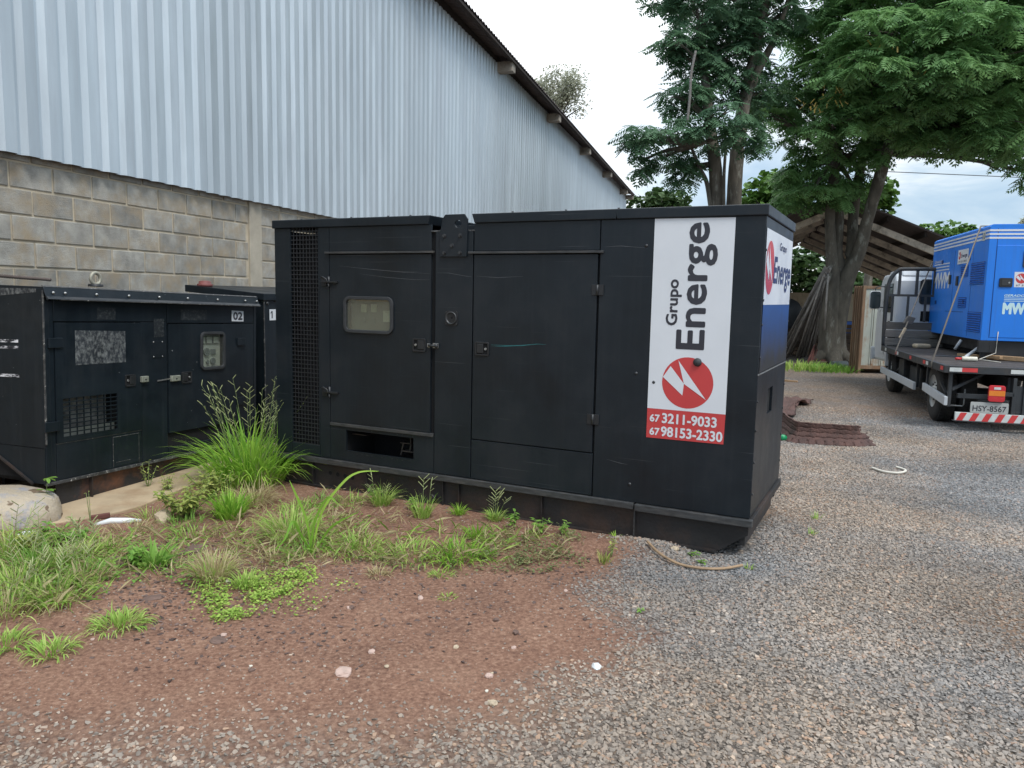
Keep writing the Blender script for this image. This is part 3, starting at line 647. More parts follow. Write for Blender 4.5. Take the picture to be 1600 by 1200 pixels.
# ------------------------------------------------------------ main generator
MG = thing('generator', 'large black canopy generator with a tall white and red sign on its right end', 'generator', (1.491, 4.638, 0), R(-26.7), group=None)
W, T = 3.875, 1.24
box('shell', 'dark', MG, -W + .02, -.02, .40, T - .02, .24, 2.06, bevel=0)
MB().box(-W + .02, -3.72, .02, .4, .24, 2.06).box(-3.40, -3.16, .02, .4, .24, 2.06).box(-3.16, -2.48, .02, .4, .62, 1.20).box(-3.16, -2.48, .02, .4, 1.66, 2.06).box(-2.48, -.02, .02, .4, .24, 2.06).build('inner_frame', 'dark', MG)
def P(name, s0, s1, z0, z1, y0=0, y1=.018, mat='black', bevel=.003): return box(name, mat, MG, s0, s1, y0, y1, z0, z1, bevel=bevel)
P('end_panel', -3.872, -3.712, .255, 2.10)
P('post_panel', -3.408, -3.306, .255, 2.10)
P('top_panel', -3.302, -2.352, 1.912, 2.10)
P('top_panel', -1.992, -1.046, 1.905, 2.10)
plate_holes(-3.302, -2.318, .255, .528, 0, .018, [(-3.143, -2.499, .338, .503)]).build('lower_panel', 'black', MG)
P('panel_lip', -3.30, -2.322, .530, .556, -.012, .018, mat='flange')
P('middle_panel', -2.314, -2.000, .255, 2.045)
P('lower_panel', -1.994, -1.048, .255, .545)
P('right_panel', -1.040, -.002, .250, 2.10)
P('drip_rail', -3.335, -2.327, 1.894, 1.910, -.022, .01, mat='flange', bevel=.002)
P('drip_rail', -2.030, -1.015, 1.886, 1.902, -.022, .01, mat='flange', bevel=.002)
# vent grille
b = MB()
for i in range(10):
    s = -3.708 + i * .0333; b.box(s - .003, s + .003, .006, .014, .35, 2.10)
k = 0
z = .35
while z < 2.10:
    b.box(-3.708, -3.410, .004, .010, z - .003, z + .003); z += .0345
gr = b.build('vent_grille', 'grille', MG)
P('grille_sill', -3.708, -3.412, .255, .346); box('radiator_core', 'dark', MG, -3.71, -3.41, .10, .14, .30, 2.06, bevel=0)
for s in (-3.706, -3.414): box('grille_rim', 'black', MG, s - .005, s + .005, .0, .02, .345, 2.098, bevel=.001)
# opening interior
box('bracket', 'base_steel', MG, -3.13, -2.99, .06, .30, .462, .468, bevel=0)
MB().box(-2.66, -2.56, .05, .25, .440, .447).bar((-2.655, .06, .345), (-2.63, .06, .44), .012, .012).bar((-2.57, .06, .385), (-2.56, .06, .44), .012, .012).box(-2.63, -2.50, .04, .25, .378, .386).box(-2.565, -2.555, .05, .1, .45, .50).build('bracket', 'base_steel', MG)
b = MB()
for i in range(14):
    for z in (.518, .320):
        s = -3.13 + i * .048
        if random.random() < .55: b.cyl((s, 0, z), (s, -.003, z), .0035, 6)
b.build('rivet', 'bolt', MG)
# door 1 with window
d1 = plate_holes(-3.296, -2.350, .560, 1.886, -.004, .016, [(-3.125, -2.705, 1.305, 1.548)]).build('door', 'black', MG)
ring(-3.152, -2.682, 1.283, 1.568, .055, .026, -.022, -.003).build('window_seal', 'rubber', d1, .004)
MB().prism(rrect(-3.13, -2.70, 1.30, 1.55, .04), -.006, -.003).build('window_pane', 'glass', d1)
MB().box(-3.125, -2.705, .05, .06, 1.30, 1.555).build('control_board', 'panelgrey', d1)
for s, z, w, h in ((-2.995, 1.475, .052, .062), (-2.90, 1.478, .052, .062)):
    box('gauge', 'dial', d1, s - w / 2, s + w / 2, .035, .05, z - h / 2, z + h / 2, bevel=.002)
box('gauge', 'panelcream', d1, -2.81, -2.735, .035, .05, 1.375, 1.462, bevel=.002); box('gauge', 'dialgrey', d1, -2.92, -2.885, .035, .05, 1.355, 1.405, bevel=.002)
MB().cyl((-2.995, .05, 1.385), (-2.995, .03, 1.385), .018, 14).build('gauge', 'dialgrey', d1)
box('tape', 'newwood', d1, -3.06, -2.76, .03, .05, 1.53, 1.545, bevel=0)
# door 2
d2 = MB().box(-1.990, -1.054, -.004, .016, .552, 1.880).build('door', 'black', MG, .003)
def handle(par, s, z, flip=1, w=.115, h=.10, y=-.004, mt='black_metal'):
    h0 = ring(s - w / 2, s + w / 2, z - h / 2, z + h / 2, .012, .012, y - .010, y).build('handle', mt, par, .002)
    MB().box(s - w / 2 + .01, s + w / 2 - .01, y - .002, y - .0005, z - h / 2 + .01, z + h / 2 - .01).build('handle_recess', 'dark', h0)
    a = s - w / 2 + .045 if flip > 0 else s - w / 2 + .014
    MB().box(a, a + .056, y - .012, y - .003, z - .033, z + .036).build('paddle', mt, h0, .004)
    q = s - w / 2 + .026 if flip > 0 else s + w / 2 - .028
    MB().cyl((q, y - .001, z), (q, y - .010, z), .009, 12).build('lock_barrel', 'steel', h0)
    return h0
handle(d1, -2.447, 1.216, 1); handle(d2, -1.911, 1.214, -1)
def hinge(par, s, z, y=-.004, w=.085, h=.07):
    hb = MB().box(s - w / 2, s - .006, y - .006, y, z - h / 2, z + h / 2).box(s + .006, s + w / 2, y - .006, y, z - h / 2, z + h / 2).build('hinge', 'black_metal', par, .002)
    MB().cyl((s, y - .007, z - h / 2), (s, y - .007, z + h / 2), .0075, 10).build('hinge_pin', 'bolt', hb); return hb
hinge(d2, -1.048, 1.645); hinge(d2, -1.052, .781)
for z in (1.677, .80):                    # clamp latches on the left door edge
    lb = MB().box(-3.375, -3.325, -.012, 0, z - .035, z + .035).bar((-3.36, -.02, z), (-3.21, -.016, z - .004), .022, .014).build('latch', 'black_metal', MG, .002)
    MB().cyl((-3.305, -.005, z - .04), (-3.305, -.005, z + .04), .009, 10).tube([(-3.37, -.02, z + .03), (-3.34, -.04, z + .038), (-3.31, -.03, z + .02), (-3.30, -.03, z - .01)], .005, 6).tube([(-3.30, -.02, z - .01), (-3.285, -.03, z - .04)], .005, 6).build('latch_spring', 'bolt', lb)
hk = MB().box(-2.375, -2.35, -.012, 0, 1.203, 1.231).box(-2.325, -2.28, -.014, 0, 1.20, 1.236).build('hasp', 'steel', MG, .002)
MB().cyl((-2.36, -.016, 1.217), (-2.29, -.016, 1.217), .010, 10).cyl((-2.29, -.02, 1.203), (-2.29, -.02, 1.232), .012, 10).build('bolt_pin', 'bolt', hk)
# round socket
sk = MB().prism(rrect(-2.225, -2.117, 1.372, 1.478, .02), -.006, 0).build('socket', 'black_metal', MG)
MB().lathe((-2.171, 0, 1.425), [(.047, -.006), (.047, -.016), (.041, -.018), (.037, -.010), (.034, -.0065)], 24, 'y').build('socket_ring', 'bolt', sk)
MB().cyl((-2.171, -.0062, 1.425), (-2.171, -.0075, 1.425), .036, 24).build('socket_face', 'black_metal', sk); MB().cyl((-2.165, -.0075, 1.428), (-2.165, -.009, 1.428), .009, 12).build('socket_hole', 'dark', sk)
b = MB()
for s in (-2.215, -2.127):
    for z in (1.382, 1.468): b.cyl((s, -.006, z), (s, -.009, z), .005, 8)
b.build('screw', 'bolt', sk)
# lifting bracket
lb = MB()
cs, cz = -2.118, 2.098
outer = [(-2.268, 1.866), (-2.047, 1.866), (-2.040, 2.06), (-2.040, 2.13), (-2.066, 2.166), (-2.225, 2.166), (-2.247, 2.14), (-2.268, 2.04)]
hole = [(cs + .028 * math.cos(t), cz + .026 * math.sin(t)) for t in [2 * math.pi * i / 16 for i in range(16)]]
bm = bmesh.new(); ov = [bm.verts.new((x, 0, z)) for x, z in outer]; hv = [bm.verts.new((x, 0, z)) for x, z in hole]
oe = [bm.edges.new((ov[i], ov[(i + 1) % len(ov)])) for i in range(len(ov))] + [bm.edges.new((hv[i], hv[(i + 1) % 16])) for i in range(16)]
bmesh.ops.triangle_fill(bm, use_beauty=True, edges=oe)
bad = [f for f in bm.faces if all(v in hv for v in f.verts)]; bmesh.ops.delete(bm, geom=bad, context='FACES_ONLY')
r = bmesh.ops.extrude_face_region(bm, geom=bm.faces[:]); 
for v in [g for g in r['geom'] if isinstance(g, bmesh.types.BMVert)]: v.co.y -= .014
bm.verts.index_update(); LBR = MB().add([(v.co.x, v.co.y - .002, v.co.z) for v in bm.verts], [[v.index for v in f.verts] for f in bm.faces]).build('lifting_bracket', 'black', MG, .002); bm.free()
for s, z in ((-2.23, 2.0), (-2.098, 2.0), (-2.165, 1.93), (-2.23, 1.885), (-2.098, 1.885)):
    z = {2.0: 2.015, 1.93: 1.945, 1.885: 1.893}[z]
    MB().cyl((s, -.016, z), (s, -.020, z), .015, 14).cyl((s, -.020, z), (s, -.031, z), .011, 6, smooth=False).build('bolt', 'bolt', LBR)
# lids
def lid(s0, s1):
    b = MB(); b.prism([(s0, 2.100), (s1, 2.100), (s1 + (.022 if s1 < -1 else 0), 2.166), (s0 - (.022 if s0 > -3 else 0), 2.166)], -.016, T + .01)
    return b.build('roof_lid', 'black', MG, .006)
lid(-3.885, -2.375); lid(-1.985, -.935); lid(-.929, .012)
box('roof_channel', 'edge_worn', MG, -2.372, -1.99, .0, T, 2.046, 2.056, bevel=.002); box('roof_channel_wall', 'black', MG, -2.40, -1.95, .25, 1.0, 2.056, 2.11, bevel=.002)
b = MB()
for s in (-3.6, -3.1, -2.75, -2.55, -1.7, -1.3, -.93): b.cyl((s, .02, 2.166), (s, .02, 2.176), .008, 6)
b.build('roof_screw', 'bolt', MG)
# right side
box('side_panel', 'black', MG, -.016, .0, .004, 1.236, 1.152, 2.098); box('side_seam', 'steel', MG, -.01, .004, .004, 1.236, 1.143, 1.150, bevel=.001)
sp = MB()
for a in ((.004, .44, .258, 1.14), (.65, 1.236, .258, 1.14), (.44, .65, .258, .85), (.44, .65, 1.02, 1.14)): sp.box(-.016, .0, a[0], a[1], a[2], a[3])
sp.build('side_panel', 'black', MG); box('slot_recess', 'dark', MG, -.05, -.017, .42, .67, .83, 1.04, bevel=0)
box('rear_panel', 'black', MG, -W, 0, T - .004, T + .01, .26, 2.09); box('far_end_panel', 'black', MG, -W - .002, -W + .016, 0.02, T - .006, .26, 2.09)
b = MB()
for z in (.4, .6, .8, .98, 1.25, 1.45, 1.6, 1.9): b.cyl((0, .03, z), (.006, .03, z), .008, 8); b.cyl((0, 1.215, z), (.006, 1.215, z), .008, 8)
b.build('rivet', 'bolt', MG)
# sign on the front
sg = flat('sign', [(-.680, 0, .890), (-.180, 0, .890), (-.180, 0, 2.093), (-.680, 0, 2.097)], 'white', MG, (0, -.0025, 0))
flat('sign_band', [(-.680, 0, .697), (-.184, 0, .701), (-.180, 0, .8895), (-.680, 0, .8895)], 'red', sg, (0, -.0028, 0))
text('sign_name', 'Energe', 'ink', sg, (-.338, -.0032, 1.288), (0, 0, 1), (-1, 0, 0), w=.775, h=.168, bold=.018)
text('sign_word', 'Grupo', 'ink', sg, (-.512, -.0032, 1.432), (0, 0, 1), (-1, 0, 0), w=.285, h=.068, bold=.02)
text('sign_phone', '3211-9033', 'white', sg, (-.578, -.0032, .803), (1, 0, 0), (0, 0, 1), w=.345, h=.060, bold=.022)
text('sign_phone', '98153-2330', 'white', sg, (-.582, -.0032, .716), (1, 0, 0), (0, 0, 1), w=.388, h=.060, bold=.022)
text('sign_area_code', '67', 'white', sg, (-.659, -.0032, .806), (1, 0, 0), (0, 0, 1), w=.062, h=.044, bold=.025)
text('sign_area_code', '67', 'white', sg, (-.657, -.0032, .719), (1, 0, 0), (0, 0, 1), w=.062, h=.044, bold=.025)
_unused = [(-.80, -.55), (-.52, -.42), (-.20, -.10), (-.385, -.86), (.74, .60), (-.12, .14), (-.17, .52), (-.97, -.18)]
BOLTP = [(-.97, -.18), (-.17, .50), (-.13, .04), (.74, .60), (-.385, -.86), (-.36, -.24), (-.68, -.62)]
def logo(par, c, r, ax, ay, rot=0, mred='red', mwhite='white', offn=.0032, squash=1):
    c, ax, ay = Vector(c), Vector(ax), Vector(ay); nrm = ax.cross(ay)
    g = flat('logo_disc', [c + ax * r * squash * math.cos(t) + ay * r * math.sin(t) for t in [2 * math.pi * i / 40 for i in range(40)]], mred, par, nrm * offn)
    ang = lambda u, v: (u * math.cos(rot) - v * math.sin(rot), u * math.sin(rot) + v * math.cos(rot))
    vs = []
    for u, v in ((-.97, -.18), (-.17, .50), (-.13, .04), (-.68, -.62), (-.385, -.86), (.74, .60), (-.13, .04)):
        q = ang(u, -v); vs.append(c + ax * q[0] * r * squash + ay * q[1] * r + nrm * (offn + .0012))
    MB().add(vs, [(0, 1, 2, 3), (4, 6, 5)]).build('logo_bolt', mwhite, g); return g
logo(sg, (-.427, 0, 1.070), .163, (1, 0, 0), (0, 0, 1))
MB().lathe((-.369, 0, 1.205), [(.026, 0), (.027, -.008), (.022, -.018), (.012, -.024), (.001, -.026)], 16, 'y').build('sign_knob', 'rubber', MG)
b = MB()
for s, z in ((-.73, 1.93), (-.765, 1.11), (-.78, .37), (-.645, 1.06)): b.lathe((s, 0, z), [(.011, 0), (.010, -.004), (.001, -.007)], 10, 'y')
b.build('button_screw', 'bolt', MG)
# sign on the side
ss = flat('side_sign', [(0, .022, 1.572), (0, 1.215, 1.572), (0, 1.215, 2.03), (0, .022, 2.03)], 'white', MG, (.003, 0, 0))
flat('blue_film', [(0, .022, 1.16), (0, 1.215, 1.16), (0, 1.215, 1.571), (0, .022, 1.571)], 'bluefilm', MG, (.003, 0, 0))
text('sign_name', 'Energe', 'inkblue', ss, (.0036, .36, 1.715), (0, 1, 0), (0, 0, 1), w=.80, h=.16, bold=.02, shear=.15)
text('sign_word', 'Grupo', 'inkblue', ss, (.0036, .58, 1.93), (0, 1, 0), (0, 0, 1), w=.32, h=.05, bold=.01, shear=.1)
logo(ss, (.0036, .20, 1.80), .165, (0, 1, 0), (0, 0, 1), offn=.0006)
# base
BSK = [(-3.80, 0.0), (-.20, 0.0), (-.01, .135), (-.01, .205), (-3.86, .205), (-3.86, .05)]
for y in (.03, 1.13):
    sk = MB().prism(BSK, y, y + .012).build('skid_beam', 'base_steel', MG)
    MB().prism([(-3.80, -.0), (-.20, -.0), (-.20, .012), (-3.80, .012)], y - .03 if y < 1 else y, y + .09).build('skid_flange', 'base_steel', sk)
    for s in (-2.24, -2.10, -1.42, -2.95, -3.5):
        MB().box(s - .004, s + .004, y - .026, y - .001, .013, .20).build('rib', 'base_steel', sk)
    MB().box(-.745, -.738, y - .028, y - .001, .013, .235).build('rib', 'flange', sk)
    b = MB()
    for i in range(4): b.cyl((-3.33 + i * .075, y - .001, .125 - .004 * i), (-3.33 + i * .075, y - .003, .125 - .004 * i), .017, 12)
    b.build('drain_hole', 'dark', sk)
    MB().cyl((-2.33, y - .002, .06), (-2.33, y - .05, .06), .03, 14).build('lifting_pin', 'base_steel', sk)
MB().box(-3.90, -.745, -.022, .02, .206, .250).build('base_rail', 'flange', MG, .004)
MB().box(-.735, .018, -.026, .02, .200, .246).build('base_rail', 'flange', MG, .004)
MB().box(-.02, .018, .022, 1.25, .200, .250).build('base_rail', 'base_steel', MG, .004)
MB().box(-3.88, -.02, .05, 1.2, .21, .24).build('base_floor', 'dark', MG); MB().box(-.06, -.03, .045, 1.125, .06, .2).build('cross_member', 'base_steel', MG)
# green scratch and a few bright scrapes
def scrape(name, pts, w, mat, par, y=-.005):
    b = MB(); n = len(pts)
    vs = [(x, y, z + w * (1 - abs(2 * i / (n - 1) - 1)) * .5 + .0004) for i, (x, z) in enumerate(pts)] + [(x, y, z - w * (1 - abs(2 * i / (n - 1) - 1)) * .5 - .0004) for i, (x, z) in enumerate(pts)]
    b.add(vs, [(i, i + 1, n + i + 1, n + i) for i in range(n - 1)]); return b.build(name, mat, par)
M['teal'] = pmat('old_teal_paint', (.02, .13, .14), .5, var=.3, scale=30)
scrape('paint_scratch', [(-1.84, 1.248), (-1.72, 1.246), (-1.60, 1.252), (-1.48, 1.268), (-1.41, 1.268)], .006, 'teal', d2)
scrape('paint_scratch', [(-1.84, 1.238), (-1.74, 1.240), (-1.64, 1.246)], .004, 'teal', d2)
M['scuff'] = pmat('paint_scuff', (.075, .078, .085), .5, var=.3, scale=30)
scrape('paint_scratch', [(-.95, .52), (-.86, .505), (-.80, .50)], .003, 'scuff', MG, -.001)
scrape('paint_scratch', [(-3.2, 1.80), (-2.9, 1.775), (-2.6, 1.755), (-2.36, 1.745)], .004, 'scuff', d1)
scrape('paint_scratch', [(-3.0, 1.74), (-2.75, 1.715), (-2.5, 1.70), (-2.36, 1.70)], .003, 'scuff', d1)
scrape('paint_scratch', [(-2.3, 1.752), (-2.2, 1.75), (-2.05, 1.728), (-2.005, 1.725)], .003, 'scuff', MG, -.001)
scrape('paint_scratch', [(-1.97, 1.73), (-1.8, 1.72), (-1.6, 1.73)], .003, 'scuff', d2)
scrape('paint_scratch', [(-1.02, 1.925), (-.9, 1.93), (-.72, 1.915)], .003, 'scuff', MG, -.001)

# ------------------------------------------------------------ generator 02
G2 = thing('generator', 'smaller worn black generator numbered 02 with an eye bolt on its roof', 'generator', (-3.265, 5.28, .01), R(71), tilt=.028)
LZ = 2.30; D2 = 1.0
box('shell', 'dark', G2, .02, LZ - .02, .30, D2 - .02, .22, 1.5, bevel=0)
MB().box(.02, .12, .02, .3, .22, 1.5).box(.64, LZ - .02, .02, .3, .22, .9).box(.64, 1.5, .02, .3, .9, 1.5).box(1.86, LZ - .02, .02, .3, .9, 1.5).box(.12, .64, .02, .3, .82, 1.5).build('inner_frame', 'dark', G2)
def Q(name, s0, s1, z0, z1, y0=0, y1=.016, mat='black_old', bevel=.003): return box(name, mat, G2, s0, s1, y0, y1, z0, z1, bevel=bevel)
Q('corner_post', .0, .042, .21, 1.50, -.004, .02); Q('edge_strip', -.004, .006, .48, 1.56, -.012, 0, 'edge_worn', .002)
Q('post_panel', .044, .082, .21, 1.49); Q('top_panel', .086, 1.142, 1.345, 1.50); Q('top_panel', 1.150, 2.26, 1.335, 1.50)
Q('mid_panel', .868, 1.142, .21, 1.34); Q('lower_panel', .086, .862, .21, .47)
Q('post_panel', 2.075, 2.26, .30, 1.33); Q('end_post', 2.262, 2.30, .2, 1.5, -.003)
Q('lower_panel', 1.150, 2.26, .20, .285)
Q('lower_panel', 1.150, 2.07, .287, .40, .03, .05, 'black_metal')
dA = plate_holes(.086, .862, .478, 1.338, -.006, .012, [(.140, .620, .51, .80)]).build('door', 'black_old', G2)
Q('door_base', .086, .862, .47, .476, -.002, .01, 'edge_worn', 0).parent = dA
b = MB()
for i in range(9): x = .14 + i * .06; b.box(x - .003, x + .003, -.004, .004, .51, .80)
for i in range(10): z = .515 + i * .0315; b.box(.14, .62, -.007, -.001, z - .004, z + .004)
b.build('door_grille', 'black_old', dA); MB().box(.12, .64, .05, .06, .5, .56).build('tray', 'panelgrey', dA); M['cavity'] = pmat('dusty_inner_wall', (.16, .16, .15), .9, var=.6, scale=14)
MB().box(.13, .63, .12, .13, .49, .82).build('inner_wall', 'cavity', dA)
dB = plate_holes(1.154, 2.070, .410, 1.328, -.006, .012, [(1.545, 1.815, .945, 1.232)]).build('door', 'black_old', G2)
ring(1.522, 1.838, .918, 1.258, .05, .026, -.024, -.005).build('window_seal', 'rubber', dB, .004)
MB().prism(rrect(1.54, 1.82, .94, 1.24, .035), -.009, -.006).build('window_pane', 'glassclear', dB)
cp = MB().box(1.535, 1.822, .03, .04, .935, 1.24).build('control_board', 'panelcream', dB)
for i in range(3): box('meter', 'dialgrey', cp, 1.548 + i * .085, 1.62 + i * .085, .018, .03, 1.148, 1.218, bevel=.002); box('meter_face', 'panelcream', cp, 1.554 + i * .085, 1.614 + i * .085, .016, .0178, 1.155, 1.212, bevel=0)
for (s, z, r_) in ((1.64, 1.075, .036), (1.565, .99, .024), (1.72, .99, .030), (1.65, .985, .016)):
    MB().cyl((s, .03, z), (s, .014, z), r_, 16).build('dial', 'dialgrey', cp)
box('dial', 'dialgrey', cp, 1.695, 1.755, .018, .03, 1.05, 1.10, bevel=.002); box('dial', 'dialgrey', cp, 1.55, 1.585, .018, .03, 1.05, 1.10, bevel=.002)
handle(dA, .744, .884, 1, .10, .095, -.006); handle(dB, 1.355, .868, -1, .12, .10, -.006)
for par, s, z, w in ((dA, .880, .884, .07), (dB, 1.215, .868, .10)):
    pl = MB().box(s - w / 2, s + w / 2, -.03, -.006, z - .022, z + .026).build('padlock', 'brass', par, .004); MB().cyl((s, -.03, z), (s, -.036, z), .006, 8).build('padlock_key', 'bolt', pl)
MB().bar((1.03, -.006, .86), (1.17, -.008, .87), .006, .01).build('hasp', 'steel', G2)
for s, z in ((.088, 1.195), (.045, .605)): MB().box(s - .06, s + .055, -.02, -.007, z - .035, z + .035).build('hinge', 'black_old', dA, .003)
for s, z in ((2.06, 1.16), (2.06, .6)): MB().box(s - .05, s + .055, -.022, -.007, z - .035, z + .035).build('hinge', 'black_old', dB, .003)
pt = MB().box(.985, 1.10, -.003, -.0005, 1.05, 1.19).build('cover_plate', 'black_old', G2, .001)
b = MB()
for s in (.995, 1.09):
    for z in (1.06, 1.18): b.lathe((s, -.003, z), [(.006, 0), (.005, -.003), (.001, -.004)], 8, 'y')
b.build('screw', 'steel', pt)
hp = MB().box(.575, .83, -.003, -.0005, .225, .455).build('hatch', 'black_old', G2, .001)
for a in ((.572, .577, .22, .46), (.826, .830, .22, .44), (.577, .83, .452, .457), (.60, .74, .252, .256)): MB().box(a[0], a[1], -.0045, -.003, a[2], a[3]).build('chipped_edge', 'edge_worn', hp)
flat('scraped_patch', [(.250, 0, 1.03), (.706, 0, 1.03), (.706, 0, 1.272), (.250, 0, 1.282)], 'residue', dA, (0, -.0075, 0))
M['residue2'] = pmat('faint_scraped_paint', (.010, .014, .018), .6, var=.3, dirt=(.08, .085, .085, .6), dirt_scale=40, dirt_cut=(.5, .62))
for a in ((1.0, 1.11, 1.22, 1.37), (1.3, 1.62, 1.36, 1.45), (.45, .62, 1.36, 1.45)): flat('scraped_patch', [(a[0], 0, a[2]), (a[1], 0, a[2]), (a[1], 0, a[3]), (a[0], 0, a[3])], 'residue2', G2, (0, -.001 - .0005, 0))
n2 = flat('number_label', [(1.945, 0, 1.352), (2.113, 0, 1.350), (2.113, 0, 1.448), (1.945, 0, 1.452)], 'white', G2, (0, -.0025, 0))
text('number', '02', 'ink', n2, (1.968, -.0032, 1.368), (1, 0, 0), (0, 0, 1), w=.125, h=.066, bold=.03)
# roof lid with front lip
ld = MB().prismx([(-.055, 1.50), (-.045, 1.497), (-.012, 1.585), (D2 + .01, 1.60), (D2 + .01, 1.57), (0.0, 1.56)], .0, 2.305).build('roof_lid', 'black_old', G2, .003)
MB().prismx([(-.058, 1.4965), (-.045, 1.494), (-.045, 1.500), (-.058, 1.503)], .1, 2.30).build('lid_edge', 'edge_worn', ld)
MB().prismx([(-.014, 1.586), (-.006, 1.5935), (.004, 1.5935), (.0, 1.586)], .0, 2.30).build('lid_edge', 'edge_worn', ld)
b = MB()
for s in (.06, .155, .42, .72, 1.03, 1.35, 1.72, 2.1, 2.27): b.lathe((s, -.034, 1.545), [(.011, 0), (.009, -.006), (.001, -.009)], 10, 'y')
b.build('lid_screw', 'steel', ld)
# left end
Q2 = lambda name, y0, y1, z0, z1, mat='black_old': box(name, mat, G2, -.002, .014, y0, y1, z0, z1, bevel=.002)
Q2('end_panel', .004, D2, .455, 1.57)
MB().prismx([(.004, .20), (.13, .20), (.50, .40), (D2, .42), (D2, .452), (.004, .452)], -.003, .013).build('end_panel', 'black_old', G2)
MB().prismx([(.12, .19), (.50, .39), (.50, .405), (.12, .205)], -.02, .2).build('sloped_plate', 'base_steel', G2)
for z in (1.19, 1.145, .945): flat('scraped_patch', [(0, .23, z), (0, .23, z + .022), (0, .6, z + .012), (0, .6, z - .006)], 'whitescrape', G2, (-.0035, 0, 0))
flat('scraped_patch', [(0, .05, 1.545), (0, .05, 1.57), (0, .6, 1.57), (0, .6, 1.50)], 'residue', G2, (-.0035, 0, 0))
box('rear_panel', 'black_old', G2, 0, LZ, D2 - .01, D2 + .004, .25, 1.57); box('far_end_panel', 'black_old', G2, LZ - .012, LZ + .002, .01, D2 - .02, .25, 1.56)
# base
MB().box(.0, LZ, -.012, .02, .186, .208).build('base_rail', 'edge_worn', G2, .002)
for y in (.03, .93):
    sk = MB().box(.10, 2.2, y, y + .012, -.02, .186).build('skid_beam', 'base_rusty', G2)
    MB().box(.10, 2.2, y - .04, y + .06, -.03, -.016).build('skid_flange', 'rust', sk)
    for s in (.38, .95, 1.5, 2.0): MB().box(s - .004, s + .004, y - .035, y - .001, -.015, .185).build('rib', 'base_steel', sk)
for a, bb in (): flat('rust_patch', [(a, 0, .10), (bb, 0, .10), (bb, 0, .184), (a, 0, .184)], 'rust', G2, (0, .0285, 0))
box('base_floor', 'dark', G2, .05, LZ - .05, .05, D2 - .05, .19, .21, bevel=0)
eb = MB().lathe((.72, .30, 1.612), [(.055, 0), (.055, .018), (.03, .022)], 16).build('eye_bolt', 'black_metal', G2)
b = MB(); b.tube([(.72 + .045 * math.cos(t), .30, 1.675 + .045 * math.sin(t)) for t in np.linspace(0, 2 * math.pi, 25)], .0135, 10, caps=False)
M['galvring'] = pmat('dull_zinc', (.36, .34, .27), .55, metal=.2, var=.2, scale=20)
b.build('ring', 'galvring', eb)
rb = MB(); pts = [(-.05 + .012 * i, .70 - .008 * i, 1.628) for i in range(80)]
q0 = at(-40, 428, 5.75); q1 = at(79, 437, 5.72)
b = MB(); nrg = 90
b.tube([q0.lerp(q1, i / nrg) for i in range(nrg + 1)], .012, 8, rads=[.012 + (.0025 if (i % 3 == 0 and i < 74) else 0) for i in range(nrg + 1)])
rod = b.build('steel_rod', 'darkrod'); tag(rod, 'rusty threaded rod lying across the roof of the 02 generator', 'rod')

# ------------------------------------------------------------ generator 1 behind
G1 = thing('generator', 'dark generator labelled 1 squeezed between the 02 generator and the block wall', 'generator', (-2.474, 7.64, 0), R(71))
box('body', 'black_old', G1, 0, 1.9, .0, .93, .2, 1.50); box('base', 'base_steel', G1, .05, 1.85, .04, .9, 0, .2)
MB().prismx([(-.02, 1.50), (.945, 1.57), (.945, 1.64), (-.02, 1.565)], -.02, 1.92).build('roof_lid', 'black_old', G1, .004)
MB().box(-.006, .002, -.008, 0, .25, 1.50).build('edge_strip', 'edge_worn', G1)
for s, z in ((.05, 1.47), (.18, 1.50)): MB().lathe((s, -.003, z), [(.018, 0), (.016, -.01), (.001, -.014)], 10, 'y').build('screw', 'bolt', G1)
n1 = flat('number_label', [(.085, 0, 1.30), (.31, 0, 1.30), (.31, 0, 1.41), (.085, 0, 1.41)], 'white', G1, (0, -.003, 0))
MB().box(.118, .134, -.0045, -.0035, 1.322, 1.392).hexa([(.102, -.0045, 1.366), (.118, -.0045, 1.378), (.118, -.0036, 1.378), (.102, -.0036, 1.366)], [(.102, -.0045, 1.376), (.118, -.0045, 1.392), (.118, -.0036, 1.392), (.102, -.0036, 1.376)]).build('number', 'ink', n1)
M['redcap'] = pmat('red_cap', (.19, .06, .055), .6, var=.25, scale=10)
pc = at(320, 436, 7.95); lc = G1.matrix_basis.inverted() @ pc
cap = MB().lathe((lc.x, lc.y, 1.60), [(.045, 0), (.045, .02), (.075, .025), (.078, .05), (.06, .055), (.06, .075), (.03, .085), (.001, .085)], 18).build('exhaust_cap', 'redcap', G1)

